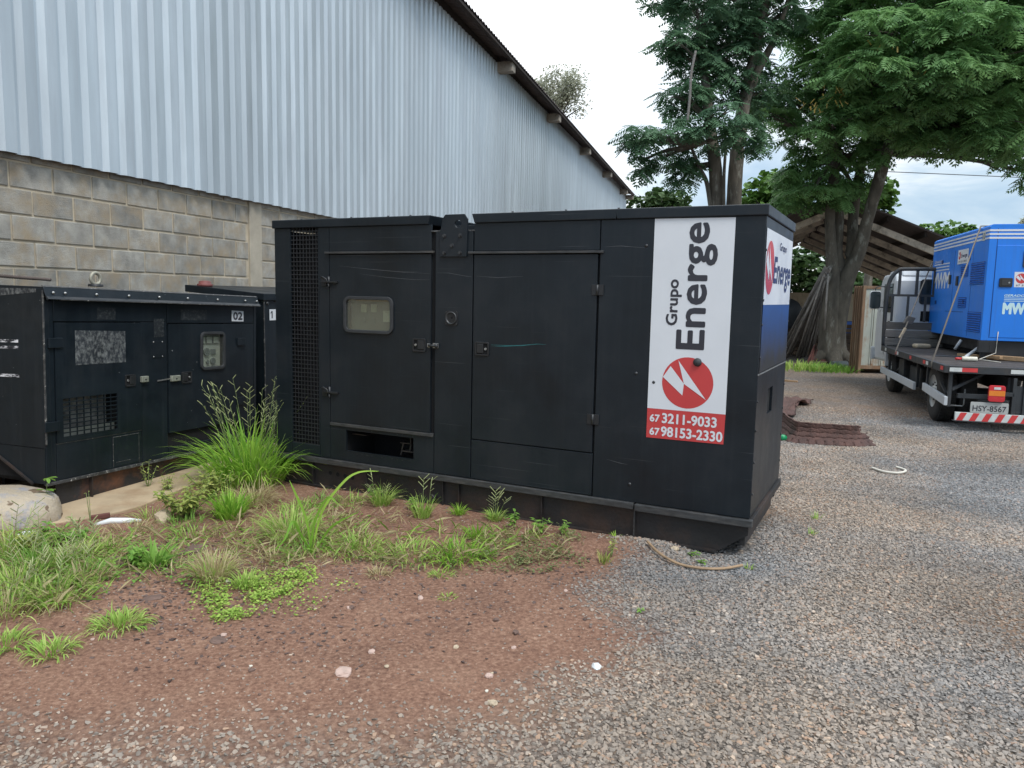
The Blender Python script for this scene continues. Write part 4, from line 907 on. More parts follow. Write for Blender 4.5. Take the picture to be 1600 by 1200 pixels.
# ------------------------------------------------------------ slab, lump, debris
ca, sa = math.cos(R(71)), math.sin(R(71))
def g2w(s, y, z=0): return Vector((-3.265 + s * ca - y * sa, 5.28 + s * sa + y * ca, z))
sl = MB(); outl = [(-.25, -.05), (-.22, -.30), (.05, -.46), (.35, -.50), (.8, -.42), (1.3, -.33), (2.0, -.25), (2.8, -.2), (2.8, 1.3), (-.25, 1.3)]
b4 = [g2w(s, y, -.05) for s, y in outl]; t4 = [g2w(s, y, .028) for s, y in outl]
nn = len(outl); sl.add(b4 + t4, [tuple(range(nn))[::-1], tuple(range(nn, 2 * nn))] + [(i, (i + 1) % nn, nn + (i + 1) % nn, nn + i) for i in range(nn)])
tag(sl.build('concrete_slab', 'slab', None, .008), 'tan stained concrete slab under the 02 generator', 'slab')
def lump(name, c, rx, ry, rz, mat, label, cat, seed=0, sub=3, n=.18, flatb=.5, power=1.0, rot=0, group=None):
    bm = bmesh.new(); bmesh.ops.create_icosphere(bm, subdivisions=sub, radius=1)
    for v in bm.verts:
        k = 1 + n * mnoise.fractal(v.co * 1.3 + Vector((seed, 0, 0)), 1, 2, 3)
        q = v.co.copy()
        if power != 1: q = Vector([math.copysign(abs(a) ** power, a) for a in q])
        v.co = Vector((q.x * rx, q.y * ry, max(q.z, -flatb) * rz)) * k
    me = bpy.data.meshes.new(name); bm.to_mesh(me); bm.free(); me.materials.append(M[mat])
    if sub >= 3:
        for p in me.polygons: p.use_smooth = True
    o = bpy.data.objects.new(name, me); COL.objects.link(o); o.location = c; o.rotation_euler = (0, 0, rot)
    return tag(o, label, cat, group)
lump('concrete_lump', (-3.62, 5.00, .06), .56, .30, .17, 'lump', 'rounded concrete lump smeared with faded blue paint', 'concrete lump', 3, 4, .08, .5, .72, R(15))
def rock(px, py, r, mat, label, cat='stone', seed=1, flatz=.6, sub=2, group=None):
    g = gnd(px, py); g.z = gz(g.x, g.y) + r * flatz * .35
    return lump('stone', g, r, r * .8, r * flatz, mat, label, cat, seed, sub, .35, .6, 1, seed, group)
rock(255, 818, .072, 'stone_tan', 'fist sized tan stone beside the yellow green weeds', seed=2, flatz=.85)
rock(537, 1052, .046, 'stone_pink', 'flat pinkish stone lying on the red dirt', seed=5, flatz=.26)
rock(932, 1043, .025, 'plastic_white', 'bright white chip at the gravel edge', 'chip', seed=8, flatz=.5)
rock(770, 1100, .022, 'stone_tan', 'small orange tan pebble near the bottom middle of the yard', 'pebble', seed=9, flatz=.6)
rock(43, 842, .05, 'plastic_white', 'white foam scrap below the blue smeared lump', 'scrap', seed=4, flatz=.4)
rock(603, 900 + 78, .012, 'stone_dark', 'small dark stone on the red dirt', seed=6)
rock(340, 1000, .045, 'stone_dark', 'flat dark brown stone beside the creeping green weeds', seed=12, flatz=.16)
rock(240, 935, .05, 'stone_dark', 'reddish flat stone between the two dry grass tufts', seed=13, flatz=.16)
rock(305, 862, .08, 'stone_dark', 'dark broken slab piece behind the broad leaved tuft', seed=14, flatz=.2)
rock(180, 885, .08, 'stone_dark', 'brown tilted slab piece at the left weeds', seed=15, flatz=.35)
rock(1054, 860, .028, 'stone_tan', 'brown stone against the black skid end', seed=16, flatz=.7)
g = gnd(183, 822); 
b = MB(); b.tube([g + Vector((-.13, -.05, .02)), g + Vector((-.04, .0, .035)), g + Vector((.06, .03, .03)), g + Vector((.13, .07, .02))], .018, 7, rads=[.01, .022, .02, .009]); tag(b.build('scrap', 'plastic_white'), 'thin white plastic scrap at the slab edge', 'scrap')
g = gnd(155, 815); b = MB(); b.bar(g + Vector((-.05, -.02, .03)), g + Vector((.06, .03, .04)), .035, .03); tag(b.build('wood_chunk', 'redrod', None, .004), 'short brown wood chunk lying on the slab edge', 'wood chunk')
random.seed(5)
for i in range(26):
    px, py = random.choice([(random.uniform(20, 920), random.uniform(900, 1060)), (random.uniform(380, 900), random.uniform(900, 1090))])
    rock(px, py, random.uniform(.008, .02), random.choice(['stone_tan', 'stone_pink', 'stone_dark', 'stone_white', 'stone_dark']), 'little loose stone lying on the red dirt', 'pebble', seed=20 + i, group='loose pebbles on the red dirt')
# hose and cord
def curve_pts(ctrl, n=40):
    ctrl = [Vector(c) for c in ctrl]; out = []
    for i in range(len(ctrl) - 1):
        p0 = ctrl[max(i - 1, 0)]; p1 = ctrl[i]; p2 = ctrl[i + 1]; p3 = ctrl[min(i + 2, len(ctrl) - 1)]
        m = max(2, n // (len(ctrl) - 1))
        for k in range(m):
            t = k / m; out.append(.5 * ((2 * p1) + (p2 - p0) * t + (2 * p0 - 5 * p1 + 4 * p2 - p3) * t * t + (3 * p1 - p0 - 3 * p2 + p3) * t ** 3))
    out.append(ctrl[-1]); return out
def gl(px, py, h): g = gnd(px, py); g.z = gz(g.x, g.y) + h; return g
tag(MB().tube(curve_pts([gl(1011, 860, .028), gl(1030, 873, .03), gl(1060, 884, .025), (gl(1095, 890, .022)), gl(1130, 890, .022), gl(1160, 885, .03)]), .0085, 8).build('hose', 'hose'), 'thin tan hose curled on the gravel before the black skid', 'hose')
tag(MB().tube(curve_pts([gl(1362, 735, .02), gl(1380, 741, .02), gl(1402, 743, .02), gl(1414, 741, .02), gl(1412, 736, .02), gl(1400, 733, .02)]), .011, 8).build('cord', 'cord'), 'short white cord looped on the gravel in the open yard', 'cord')
tag(MB().bar(gl(1222, 595, .02), gl(1246, 597, .02), .06, .03).build('lath', 'newwood'), 'orange piece of wood on the gravel by the pipe pile', 'wood piece')
# bottle
bt = thing('bottle', 'crushed green plastic bottle lying behind the black generator corner', 'bottle', gnd(1219, 688) + Vector((0, .04, .04)), R(100))
MB().lathe((0, 0, 0), [(.001, -.12), (.034, -.118), (.037, -.1), (.030, -.03), (.038, .04), (.034, .075), (.014, .11), (.013, .135)], 14, 'x').build('bottle_body', 'greenglass', bt)
MB().lathe((0, 0, 0), [(.016, .125), (.016, .145), (.001, .146)], 12, 'x').build('cap', 'plastic_white', bt)

# shredded tyre tread
ty = thing('tyre_tread', 'reddish brown shredded truck tyre tread lying on the gravel', 'tyre', (3.6, 8.7, 0))
def tread():
    a = [gnd(1205, 670), gnd(1228, 690), gnd(1262, 695), gnd(1300, 697), gnd(1340, 699), gnd(1369, 697)]
    c = curve_pts([(p.x, p.y, 0) for p in a], 220); nu = len(c); nv = 34; H_ = .25
    V = []
    for i, p in enumerate(c):
        u = i / (nu - 1); s = sum((c[j + 1] - c[j]).length for j in range(0)) if False else u * 1.35
        d = (c[min(i + 1, nu - 1)] - c[max(i - 1, 0)]).normalized(); nrm = Vector((d.y, -d.x, 0))
        hh = H_ * (1 - .10 * u)
        for k in range(nv):
            v = k / (nv - 1); cut = 1.0
            zz = hh * v; lean = .10 * v + .05 * math.sin(v * math.pi)
            gr = 0
            for gk, g0 in enumerate((.30, .52, .74)):
                zig = g0 + .045 * abs(math.sin(s * 26 + gk)) - .02
                if abs(v - zig) < .026: gr = .020
            if v < .16 and math.sin(s * 62) > .55: gr = .012
            if v > .90 and math.sin(s * 62 + 1) > .6: gr = .010
            nz = mnoise.noise(Vector((u * 9, v * 3, 0))) * .006
            e = 0
            if u > .86: e = (u - .86) / .14
            q = p + Vector((0, 0, zz)) - nrm * (lean + gr - nz) * 1.0 if False else Vector((p.x, p.y, zz)) + nrm * (-(lean) - gr + nz)
            V.append(q - Vector((3.6, 8.7, 0)))
    F = []
    for i in range(nu - 1):
        u = i / (nu - 1)
        for k in range(nv - 1):
            v = k / (nv - 1)
            end = .93 + .07 * (1 - v) - .05 * (v > .55) - .035 * abs(math.sin(v * 17))
            if u > end: continue
            F.append((i * nv + k, (i + 1) * nv + k, (i + 1) * nv + k + 1, i * nv + k + 1))
    return MB().add(V, F, True)
t1 = tread().build('tread', 'tyre_dust', ty); sm_ = t1.modifiers.new('thick', 'SOLIDIFY'); sm_.thickness = .016; sm_.offset = 1
def flap():
    V, F = [], []; ol = [(1196, 655), (1222, 626), (1243, 624), (1257, 628), (1271, 627), (1262, 631), (1268, 634), (1250, 636), (1243, 642), (1236, 645), (1244, 652), (1225, 656), (1205, 668)]
    q = [gnd(*p) for p in ol]; c = sum(q, Vector()) / len(q); nr = 9; n = len(q) * 3; org = Vector((3.6, 8.7, 0))
    ring_ = [q[i // 3].lerp(q[(i // 3 + 1) % len(q)], (i % 3) / 3) for i in range(n)]
    for k in range(nr):
        f = k / (nr - 1)
        for i, p in enumerate(ring_):
            v = c.lerp(p, f); z = .03 + .05 * (1 - f) + .10 * abs(mnoise.noise(Vector((v.x * 2.3, v.y * 2.3, 5)))) + (.03 * mnoise.noise(v * 9))
            V.append(Vector((v.x, v.y, max(z, .012))) - org)
    for k in range(nr - 1):
        for i in range(n): F.append((k * n + i, k * n + (i + 1) % n, (k + 1) * n + (i + 1) % n, (k + 1) * n + i))
    return MB().add(V, F, True)
t2 = flap().build('torn_flap', 'tyre_dust', ty); sm_ = t2.modifiers.new('thick', 'SOLIDIFY'); sm_.thickness = .014
#PART3
# ------------------------------------------------------------ truck
TK = thing('truck', 'white cab flatbed truck with a dark timber bed and plate HSY-8567', 'truck', (5.459, 9.676, 0), R(-16))
BW, BL = 2.35, 4.42
def K(name, mat, *d, bevel=.004, par=None): return box(name, mat, par or TK, *d, bevel=bevel)
for i in range(15):
    y0 = .06 + i * .29; K('bed_plank', 'plank', .055, BW - .055, y0, y0 + .283, .79, .822 + random.uniform(-.002, .002), bevel=.003)
K('side_rail', 'chassis', 0, .052, 0, BL, .735, .828); K('side_rail', 'chassis', BW - .052, BW, 0, BL, .735, .828)
K('rear_rail', 'chassis', .054, BW - .054, 0, .055, .735, .826); K('front_rail', 'chassis', .054, BW - .054, BL - .06, BL, .735, .83)
for y in (.6, 1.3, 2.0, 2.7, 3.4, 4.1): K('cross_bearer', 'chassis', .06, BW - .06, y, y + .06, .70, .786)
for x in (.75, 1.5): K('chassis_rail', 'chassis', x, x + .09, .1, 5.4, .50, .70)
# tape on side and rear
def tape(y0, y1, red): return K('reflector_tape', 'redpaint' if red else 'whitetape', -.003, -.0005, y0, y1, .762, .812, bevel=0)
for y, rd in ((.06, 1), (.85, 0), (1.02, 1), (1.9, 1), (3.0, 1), (2.86, 0), (3.9, 0)): tape(y, y + .13, rd)
for x0, x1, rd in ((.06, .20, 0), (.20, .375, 1), (.74, 1.02, 0), (1.2, 1.38, 1), (1.9, 2.1, 0)): K('reflector_tape', 'redpaint' if rd else 'whitetape', x0, x1, -.003, -.0005, .755, .805, bevel=0)
# posts, stays, guards
for y in (.06, 1.22): K('guard_post', 'chassis', .08, .12, y, y + .05, .30, .735)
for y in (1.95, 2.9, 4.15): K('guard_post', 'chassis', .10, .14, y, y + .05, .34, .735)
MB().bar((.12, .085, .52), (.55, .30, .735), .035, .035).bar((.12, .3, .44), (.12, 1.0, .70), .03, .03).bar((.2, 3.9, .42), (.2, 3.0, .72), .03, .03).build('brace', 'chassis', TK)
def guard(y0, y1, z0, z1): return MB().hexa([(.035, y0, z0), (.075, y0, z0), (.075, y1, z1), (.035, y1, z1)], [(.035, y0, z0 + .11), (.075, y0, z0 + .11), (.075, y1, z1 + .105), (.035, y1, z1 + .105)]).build('side_guard', 'guard', TK, .004)
guard(.03, 1.26, .318, .375); guard(1.82, 4.55, .315, .335)
# rear: under-run bar with stripes, lights, plate, mud flaps
ub = K('underrun_bar', 'whitetape', .16, 2.25, -.02, .02, .142, .245)
b = MB()
for i in range(15):
    x = .175 + i * .142
    q = [(x, .1435), (x + .07, .1435), (x + .118, .2435), (x + .048, .2435)]
    if q[2][0] < 2.24: b.prism([(u, v) for u, v in q], -.023, -.0205)
b.build('red_stripe', 'redpaint', ub)
K('underrun_shelf', 'chassis', .14, 2.25, -.03, .06, .128, .1405)
for x in (.78, 1.42): K('underrun_bracket', 'chassis', x, x + .04, .0, .10, .246, .70); K('underrun_bracket', 'chassis', x + .12, x + .15, .0, .08, .246, .66)
K('plate_panel', 'chassis', .815, .90, .02, .035, .26, .60)
lp = MB().prism(rrect(.325, .748, .250, .385, .015), -.012, -.006).build('number_plate', 'plate', TK, .002)
text('plate_number', 'HSY-8567', 'ink', lp, (.352, -.0125, .272), (1, 0, 0), (0, 0, 1), w=.37, h=.068, bold=.012)
for x in (.505, 1.62):
    tl = MB().prism(rrect(x, x + .185, .400, .605, .03), -.045, -.01).build('tail_light', 'redlens', TK, .006)
    MB().box(x + .004, x + .181, -.048, -.0455, .475, .54).build('amber_lens', 'amber', tl); MB().box(x + .055, x + .13, -.049, -.0462, .555, .585).build('reversing_lens', 'whitetape', tl)
    K('light_bracket', 'chassis', x + .02, x + .3, .0, .03, .47, .52)
K('cross_tube', 'chassis', .2, 2.2, .1, .16, .41, .47)
MB().tube([(.09, .2, .30), (.29, .2, .30), (.305, .2, .32), (.305, .2, .52)], .009, 6).build('stay_rod', 'steel', TK)
K('mud_flap', 'rubber', .10, .66, 1.26, 1.28, .22, .66, bevel=0); K('tank', 'chassis', .18, .55, 2.1, 2.85, .30, .62, bevel=.03); K('tool_box', 'chassis', .16, .6, 3.05, 3.6, .33, .66, bevel=.01)
def wheel(x, y, outer=True, r=.405):
    w = MB().lathe((x, y, r), [(r * .55, .0), (r * .80, -.0), (r * .93, .012), (r * .985, .035), (r, .06), (r, .165), (r * .985, .19), (r * .93, .21), (r * .80, .215), (r * .55, .215)], 40, 'x').build('wheel', 'tyre', TK)
    b = MB()
    for i in range(48):
        t = 2 * math.pi * i / 48
        for x0, ph in ((.035, 0), (.125, .5)):
            tt = t + ph * 2 * math.pi / 48; c, s = math.cos(tt), math.sin(tt); d = Vector((0, -s, c)) * .017; rr = Vector((0, c, s))
            p0 = Vector((x + x0, y, r)) + rr * (r - .006); p1 = Vector((x + x0 + .068, y, r)) + rr * (r - .006)
            b.hexa([p0 - d, p0 + d, p1 + d, p1 - d], [p0 - d + rr * .014, p0 + d + rr * .014, p1 + d + rr * .014, p1 - d + rr * .014])
    b.build('tread_block', 'tyre', w)
    MB().lathe((x, y, r), [(r * .56, .0), (r * .575, .012), (r * .52, .03), (r * .40, .05), (r * .36, .03), (r * .18, .025), (r * .16, -.005), (.001, -.006)], 32, 'x').build('rim', 'rim', w)
    b = MB()
    for i in range(8):
        t = 2 * math.pi * i / 8; b.cyl((x + .03, y + .29 * r * math.cos(t), r + .29 * r * math.sin(t)), (x + .012, y + .29 * r * math.cos(t), r + .29 * r * math.sin(t)), .011, 6)
    b.build('wheel_nut', 'bolt', w); return w
for x in (.10, .335, 1.80, 2.03): wheel(x, .93)
for x in (.16, 1.95): wheel(x, 4.42)
MB().cyl((.3, .93, .405), (2.0, .93, .405), .07, 12).cyl((.3, 4.42, .40), (2.0, 4.42, .40), .05, 12).build('axle', 'chassis', TK)
# headboard
y = BL - .02
HB = MB().tube(curve_pts([(.03, y, .83), (.02, y, 1.3), (.03, y, 1.78), (.07, y, 2.02), (.18, y, 2.17), (.32, y, 2.20), (1.2, y, 2.20), (2.03, y, 2.20), (2.17, y, 2.17), (2.28, y, 2.02), (2.32, y, 1.78), (2.33, y, .83)], 60), .035, 8).build('headboard_frame', 'chassis', TK)
for x in (.22, .50, .78, 1.06, 1.34, 1.62, 1.9, 2.14): MB().box(x - .022, x + .022, y - .02, y + .02, 1.75, 2.19).build('headboard_bar', 'chassis', HB)
for x in (.13, .38, .66, .95, 1.25, 1.55, 1.85): MB().box(x - .018, x + .018, y - .02, y + .02, 1.27, 1.72).build('headboard_bar', 'chassis', HB)
MB().box(.03, 2.31, y - .021, y + .021, 1.715, 1.755).build('headboard_bar', 'chassis', HB)
for i, z in enumerate((.84, .985, 1.13)): MB().box(.04, 2.31, y - .03, y + .01, z, z + .128).build('headboard_board', 'greyplank', HB, .004)
# cab
cabm = MB()
prof = [(4.62, .50), (6.25, .45), (6.42, .75), (6.38, 1.35), (6.05, 2.02), (5.85, 2.13), (4.72, 2.13), (4.62, 2.0)]
cab = MB().prismx(prof, .20, 2.16).build('cab', 'wpaint', TK, .05)
MB().prismx([(4.66, 2.09), (5.9, 2.10), (5.8, 2.20), (4.76, 2.21)], .30, 2.06).build('cab_roof', 'guard', cab, .03)
def rim_win(x0, x1, z0, z1, yy): 
    MB().prism(rrect(x0, x1, z0, z1, .06), yy - .012, yy + .01).build('window_seal', 'rubber', cab); MB().prism(rrect(x0 + .03, x1 - .03, z0 + .03, z1 - .03, .045), yy - .015, yy - .0125).build('window_pane', 'mirrorglass', cab)
rim_win(.60, 1.75, 1.58, 2.03, 4.62)
b = MB()
for i in range(2): b.box(.40 + .0, .58, 4.608, 4.622, 1.42 - .07 * i, 1.45 - .07 * i)
b.build('vent_rib', 'wpaint', cab); K('rear_vent', 'dark', .64, .90, 4.60, 4.615, 1.28, 1.46, bevel=.003, par=cab)
K('door_window', 'mirrorglass', .190, .198, 4.80, 5.65, 1.42, 1.95, bevel=.002, par=cab); K('door', 'wpaint', .186, .199, 4.74, 5.8, .62, 1.40, bevel=.006, par=cab)
K('door_handle', 'black_metal', .172, .186, 4.82, 4.98, 1.22, 1.26, par=cab); K('bumper', 'guard', .15, 2.2, 6.35, 6.5, .45, .7, bevel=.02, par=cab)
K('fender', 'rubber', .14, .34, 4.62, 4.75, .42, 1.0, bevel=.02, par=cab); K('windscreen', 'mirrorglass', .35, 2.0, 6.2, 6.24, 1.4, 1.9, par=cab); K('step', 'guard', .12, .2, 4.60, 4.66, .45, .80, par=cab)
mr_ = MB().prism(rrect(-.155, .04, 1.478, 1.815, .05), 5.02, 5.07).build('mirror', 'guard', cab, .01)
MB().prism(rrect(-.145, .03, 1.49, 1.805, .045), 5.008, 5.019).build('mirror_glass', 'mirrorglass', mr_)
MB().tube(curve_pts([(-.055, 5.06, 1.80), (-.055, 5.07, 1.87), (.03, 5.08, 1.90), (.22, 5.12, 1.88)], 16), .011, 6).tube([(.03, 5.05, 1.51), (.22, 5.1, 1.51)], .011, 6).build('mirror_arm', 'chassis', mr_)

# ------------------------------------------------------------ blue generator
BG = thing('generator', 'blue canopy generator numbered 10 with white stripes loaded on the truck bed', 'generator', (6.626, 10.902, .825), R(-16))
def B_(name, mat, *d, bevel=.003, par=None): return box(name, mat, par or BG, *d, bevel=bevel)
HW, HL, Z0, Z1 = 1.25, 3.15, .27, 1.892
B_('body', 'bluepaint', 0, HW, 0, HL, Z0, Z1 - .1, bevel=.006)
MB().prism([(0.0, Z1 - .098), (HW, Z1 - .098), (HW, Z1 - .03), (HW - .04, Z1), (.04, Z1), (0, Z1 - .03)], .0, HL).build('roof', 'bluepaint', BG, .004)
for y0, y1 in ((.06, .14), (3.0, 3.08)): B_('skid_foot', 'black_metal', .04, HW - .04, y0, y1, .0, Z0 - .002)
B_('skid_beam', 'black_metal', .12, .20, .0, HL, .10, Z0 - .002); B_('skid_beam', 'black_metal', HW - .2, HW - .12, .0, HL, .10, Z0 - .002); B_('skid_plate', 'dark', .2, HW - .2, .14, 3.0, .02, .2)
B_('skid_foot', 'black_metal', -.02, .12, .0, .06, .10, Z0 - .002)
# stripes round the top
for i in range(3):
    z = Z1 - .085 - i * .052
    B_('stripe', 'white', -.003, -.0005, .0, HL, z - .013, z + .013, bevel=0); B_('stripe', 'white', -.002, HW, -.003, -.0005, z - .013, z + .013, bevel=0)
nb10 = flat('number_label', [(0, .31, 1.68), (0, .18, 1.68), (0, .18, 1.82), (0, .31, 1.82)], 'whitetape', BG, (-.0045, 0, 0))
text('number', '10', 'dialgrey', nb10, (-.005, .30, 1.70), (0, -1, 0), (0, 0, 1), w=.10, h=.09, bold=.01)
# door on the rear
dr = MB().box(.105, 1.16, -.006, .002, .318, 1.60 + .0).build('door', 'bluepaint', BG, .004)
MB().box(.098, .104, -.002, .002, .312, Z1 - .06).build('door_gap', 'bluedark', BG)
hd = MB().prism(rrect(.165, .328, 1.025, 1.15, .015), -.022, -.006).build('handle', 'black_metal', dr, .003); MB().box(.195, .30, -.026, -.0225, 1.045, 1.125).build('paddle', 'rubber', hd, .002)
MB().cyl((.285, -.026, 1.085), (.285, -.03, 1.085), .012, 10).build('lock_barrel', 'steel', hd)
MB().prism(rrect(.435, .80, 1.29, 1.55, .03), -.018, -.006).build('window_seal', 'rubber', dr); MB().prism(rrect(.455, .78, 1.31, 1.53, .02), -.020, -.0185).build('window_pane', 'mirrorglass', dr)
s2 = flat('sticker', [(.352, -.0075, 1.025), (.70, -.0075, 1.025), (.70, -.0075, 1.235), (.345, -.0075, 1.235)], 'white', dr)
logo(s2, (.435, -.0075, 1.145), .07, (1, 0, 0), (0, 0, 1), offn=.0006)
text('sticker_text', 'Energe', 'inkblue', s2, (.515, -.0078, 1.12), (1, 0, 0), (0, 0, 1), w=.16, h=.045, bold=.02); text('sticker_phone', '67 3211-9033', 'ink', s2, (.375, -.0078, 1.04), (1, 0, 0), (0, 0, 1), w=.29, h=.022, bold=.01)
M['cyanwhite'] = pmat('pale_cyan_vinyl', (.58, .78, .80), .4, var=.05)
text('brand_word', 'GERADORES', 'cyanwhite', dr, (.245, -.0078, .893), (1, 0, 0), (0, 0, 1), w=.35, h=.030, bold=.02, shear=.25)
for i in range(3): MB().box(.245, .62, -.0078, -.0065, .870 - i * .022, .878 - i * .022).build('brand_stripe', 'cyanwhite', dr)
text('brand_letters', 'MWM', 'cyanwhite', dr, (.245, -.0078, .655), (1, 0, 0), (0, 0, 1), w=.37, h=.145, bold=.035)
lb3 = MB().box(.13, .27, -.004, -.001, .345 - .02, .375).build('maker_label', 'whitetape', BG)
# left face
def vent(y0, y1, z0, z1, n):
    v = MB().box(-.002, .002, y0, y1, z0, z1).build('vent', 'bluedark', BG)
    h = (z1 - z0) / n
    for i in range(n): MB().hexa([(-.003, y0, z0 + i * h), (-.003, y1, z0 + i * h), (-.001, y1, z0 + i * h), (-.001, y0, z0 + i * h)], [(-.016, y0, z0 + i * h + h * .45), (-.016, y1, z0 + i * h + h * .45), (-.003, y1, z0 + i * h + h * .62), (-.003, y0, z0 + i * h + h * .62)]).build('louvre', 'bluepaint', v)
vent(.09, .75, 1.06, 1.385, 10); vent(.89, 1.29, 1.19, 1.372, 6); vent(.87, 1.30, .72, .88, 5); vent(.075, .73, .375, .668, 9)
def seam(y0, y1, z0, z1): MB().box(-.002, .001, y0, y1, z0, z1).build('panel_gap', 'bluedark', BG)
seam(1.70, 1.708, .66, 1.63); seam(1.0, 2.05, .652, .66); seam(.70, .704, .30, 1.63)
for yy, z in ((1.88, 1.17), (1.45, 1.14)): 
    h_ = MB().prismx([(yy - .05, z - .075), (yy + .05, z - .075), (yy + .05, z + .075), (yy - .05, z + .075)], -.016, -.001).build('handle', 'black_metal', BG, .003)
for yy, z in ((2.45, 1.48), (.87, 1.47), (2.7, .80), (1.0, .81)): MB().box(-.014, -.001, yy - .035, yy + .035, z - .03, z + .03).build('hinge', 'bluedark', BG, .003)
text('brand_letters', 'MWM', 'white', BG, (-.0025, 3.00, 1.045), (0, -1, 0), (0, 0, 1), w=1.05, h=.245, bold=.035)
for i in range(3): MB().box(-.003, -.001, 2.0, 3.0, 1.335 + i * .05, 1.355 + i * .05).build('brand_stripe', 'white', BG)
text('brand_word', 'GERADORES', 'white', BG, (-.0025, 3.0, 1.475), (0, -1, 0), (0, 0, 1), w=.55, h=.04, bold=.01)
s3 = flat('sticker', [(-.0035, 1.52, 1.40), (-.0035, .95, 1.40), (-.0035, .95, 1.62), (-.0035, 1.52, 1.62)], 'white', BG)
logo(s3, (-.0035, 1.42, 1.53), .06, (0, -1, 0), (0, 0, 1), offn=.0006); text('sticker_text', 'Energe', 'inkblue', s3, (-.004, 1.33, 1.50), (0, -1, 0), (0, 0, 1), w=.32, h=.055, bold=.02)
text('sticker_phone', '67 3211-9033', 'ink', s3, (-.004, 1.46, 1.425), (0, -1, 0), (0, 0, 1), w=.44, h=.026, bold=.01)
MB().box(.25, .55, 1.5, 1.9, Z1, Z1 + .03).cyl((.4, 1.2, Z1), (.4, 1.2, Z1 + .07), .06, 12).build('exhaust_flap', 'guard', BG, .004)
# load extras
tm = TK.matrix_basis
def tw(x, y, z): return tm @ Vector((x, y, z))
def rope(name, pts, r, mat, label, cat, group=None): return tag(MB().tube(pts, r, 6).build(name, mat), label, cat, group)
bm_ = BG.matrix_basis
topA = bm_ @ Vector((-.01, .42, Z1 - .02)); topA2 = bm_ @ Vector((.5, .40, Z1 + .012)); 
rope('strap', [topA2, topA + Vector((0, 0, .03)), tw(-.012, .62, .80), tw(.0, .62, .73)], .011, 'strap', 'grey tie down strap over the blue generator corner near the number 10', 'strap')
fa = bm_ @ Vector((-.02, 3.12, 1.50)); rope('strap', [bm_ @ Vector((.4, 3.2, 1.9)), fa, tw(-.012, 3.05, .80), tw(0, 3.05, .74)], .011, 'strap', 'grey tie down strap at the cab end of the truck bed', 'strap')
p = fa.lerp(tw(-.012, 3.05, .8), .66); tag(MB().prism([(p.x - .09, p.z - .06), (p.x + .05, p.z - .08), (p.x + .11, p.z + .03), (p.x - .02, p.z + .07)], p.y - .03, p.y + .03).build('strap_pad', 'greyplank', None, .01), 'grey pad wrapped round the cab end strap', 'pad')
p2 = fa.lerp(tw(-.012, 3.05, .8), .80); tag(MB().bar(p2 - Vector((.05, 0, .09)), p2 + Vector((.03, 0, .08)), .05, .035).build('ratchet', 'stone_tan', None, .006), 'yellowed strap ratchet just above the truck bed edge', 'ratchet')
rope('twine', [bm_ @ Vector((.21, -.012, .40)), bm_ @ Vector((.20, -.02, .1)), tw(.72, 1.25, .84), tw(.80, 1.15, .835), tw(.90, .95, .83)], .006, 'cord', 'thin pale twine hanging from the blue generator door edge', 'twine')
tag(MB().bar(tw(.92, 1.60, .86), tw(2.2, .80, .85), .10, .06).build('timber_beam', 'newwood', None, .005), 'pinkish timber beam lying on the truck bed before the blue generator', 'timber')
tag(MB().bar(tw(.66, 2.05, .85), tw(1.02, 1.35, .87), .05, .04).build('timber_batten', 'newwood', None, .004), 'short tan batten leaning under the blue generator', 'timber')
rope('corrugated_hose', curve_pts([tw(.62, 1.55, .84), tw(.72, 1.65, .90), tw(.84, 1.75, .98), tw(.92, 1.85, 1.05)], 16), .024, 'guard', 'light grey hose arching from under the blue generator', 'hose')
rope('drain_hose', [tw(.72, 2.5, .9), tw(.76, 2.5, .98), tw(.8, 2.5, 1.05)], .024, 'guard', 'stub of grey hose hanging below the far skid of the blue generator', 'hose')
sc_ = thing('bottle', 'small cream bottle with a red cap lying on the truck bed', 'bottle', tw(.46, 1.0, .857), R(-16)); MB().cyl((-.02, 0, 0), (.17, 0, 0), .032, 12).build('bottle_body', 'stone_white', sc_, .008); MB().cyl((-.10, -.02, 0), (-.02, 0, 0), .018, 10).build('cap', 'redpaint', sc_)
tag(MB().box(*(v for v in (tw(.45, 4.0, 0).x, tw(.45, 4.0, 0).x + .26, tw(.45, 4.0, 0).y - .1, tw(.45, 4.0, 0).y + .08, .824, .90))).build('wood_block', 'stone_tan', None, .03), 'yellowish wood block against the truck headboard', 'wood block')
tag(MB().bar(tw(.30, 1.95, .828), tw(.72, 1.85, .828), .22, .012).build('rubber_mat', 'rubber', None, .002), 'dark rubber mat on the truck bed beside the blue generator', 'mat')

# ------------------------------------------------------------ shed, cabinet, pipes
SH = thing('open_shed', 'open sided shed with a pitched roof on pale beams behind the forked tree', 'shed', (8.764, 21.5, 0), R(-16))
SLP = .432; AZ = 4.47; HWD = 4.3; DEP = 15
for sgn in (-1, 1):
    MB().add([(0, -.6, AZ), (sgn * HWD, -.6, AZ - SLP * HWD), (sgn * HWD, DEP, AZ - SLP * HWD), (0, DEP, AZ), (0, -.6, AZ - .05), (sgn * HWD, -.6, AZ - SLP * HWD - .05), (sgn * HWD, DEP, AZ - SLP * HWD - .05), (0, DEP, AZ - .05)],
             [(0, 1, 2, 3), (4, 7, 6, 5), (0, 4, 5, 1), (1, 5, 6, 2), (2, 6, 7, 3)]).build('roof', 'roofsheet', SH)
    for k in range(5):
        xx = sgn * (.35 + k * .92); zz = AZ - SLP * abs(xx) - .13
        MB().bar((xx, -.55, zz), (xx, DEP, zz), .06, .15).build('purlin', 'darkwood', SH)
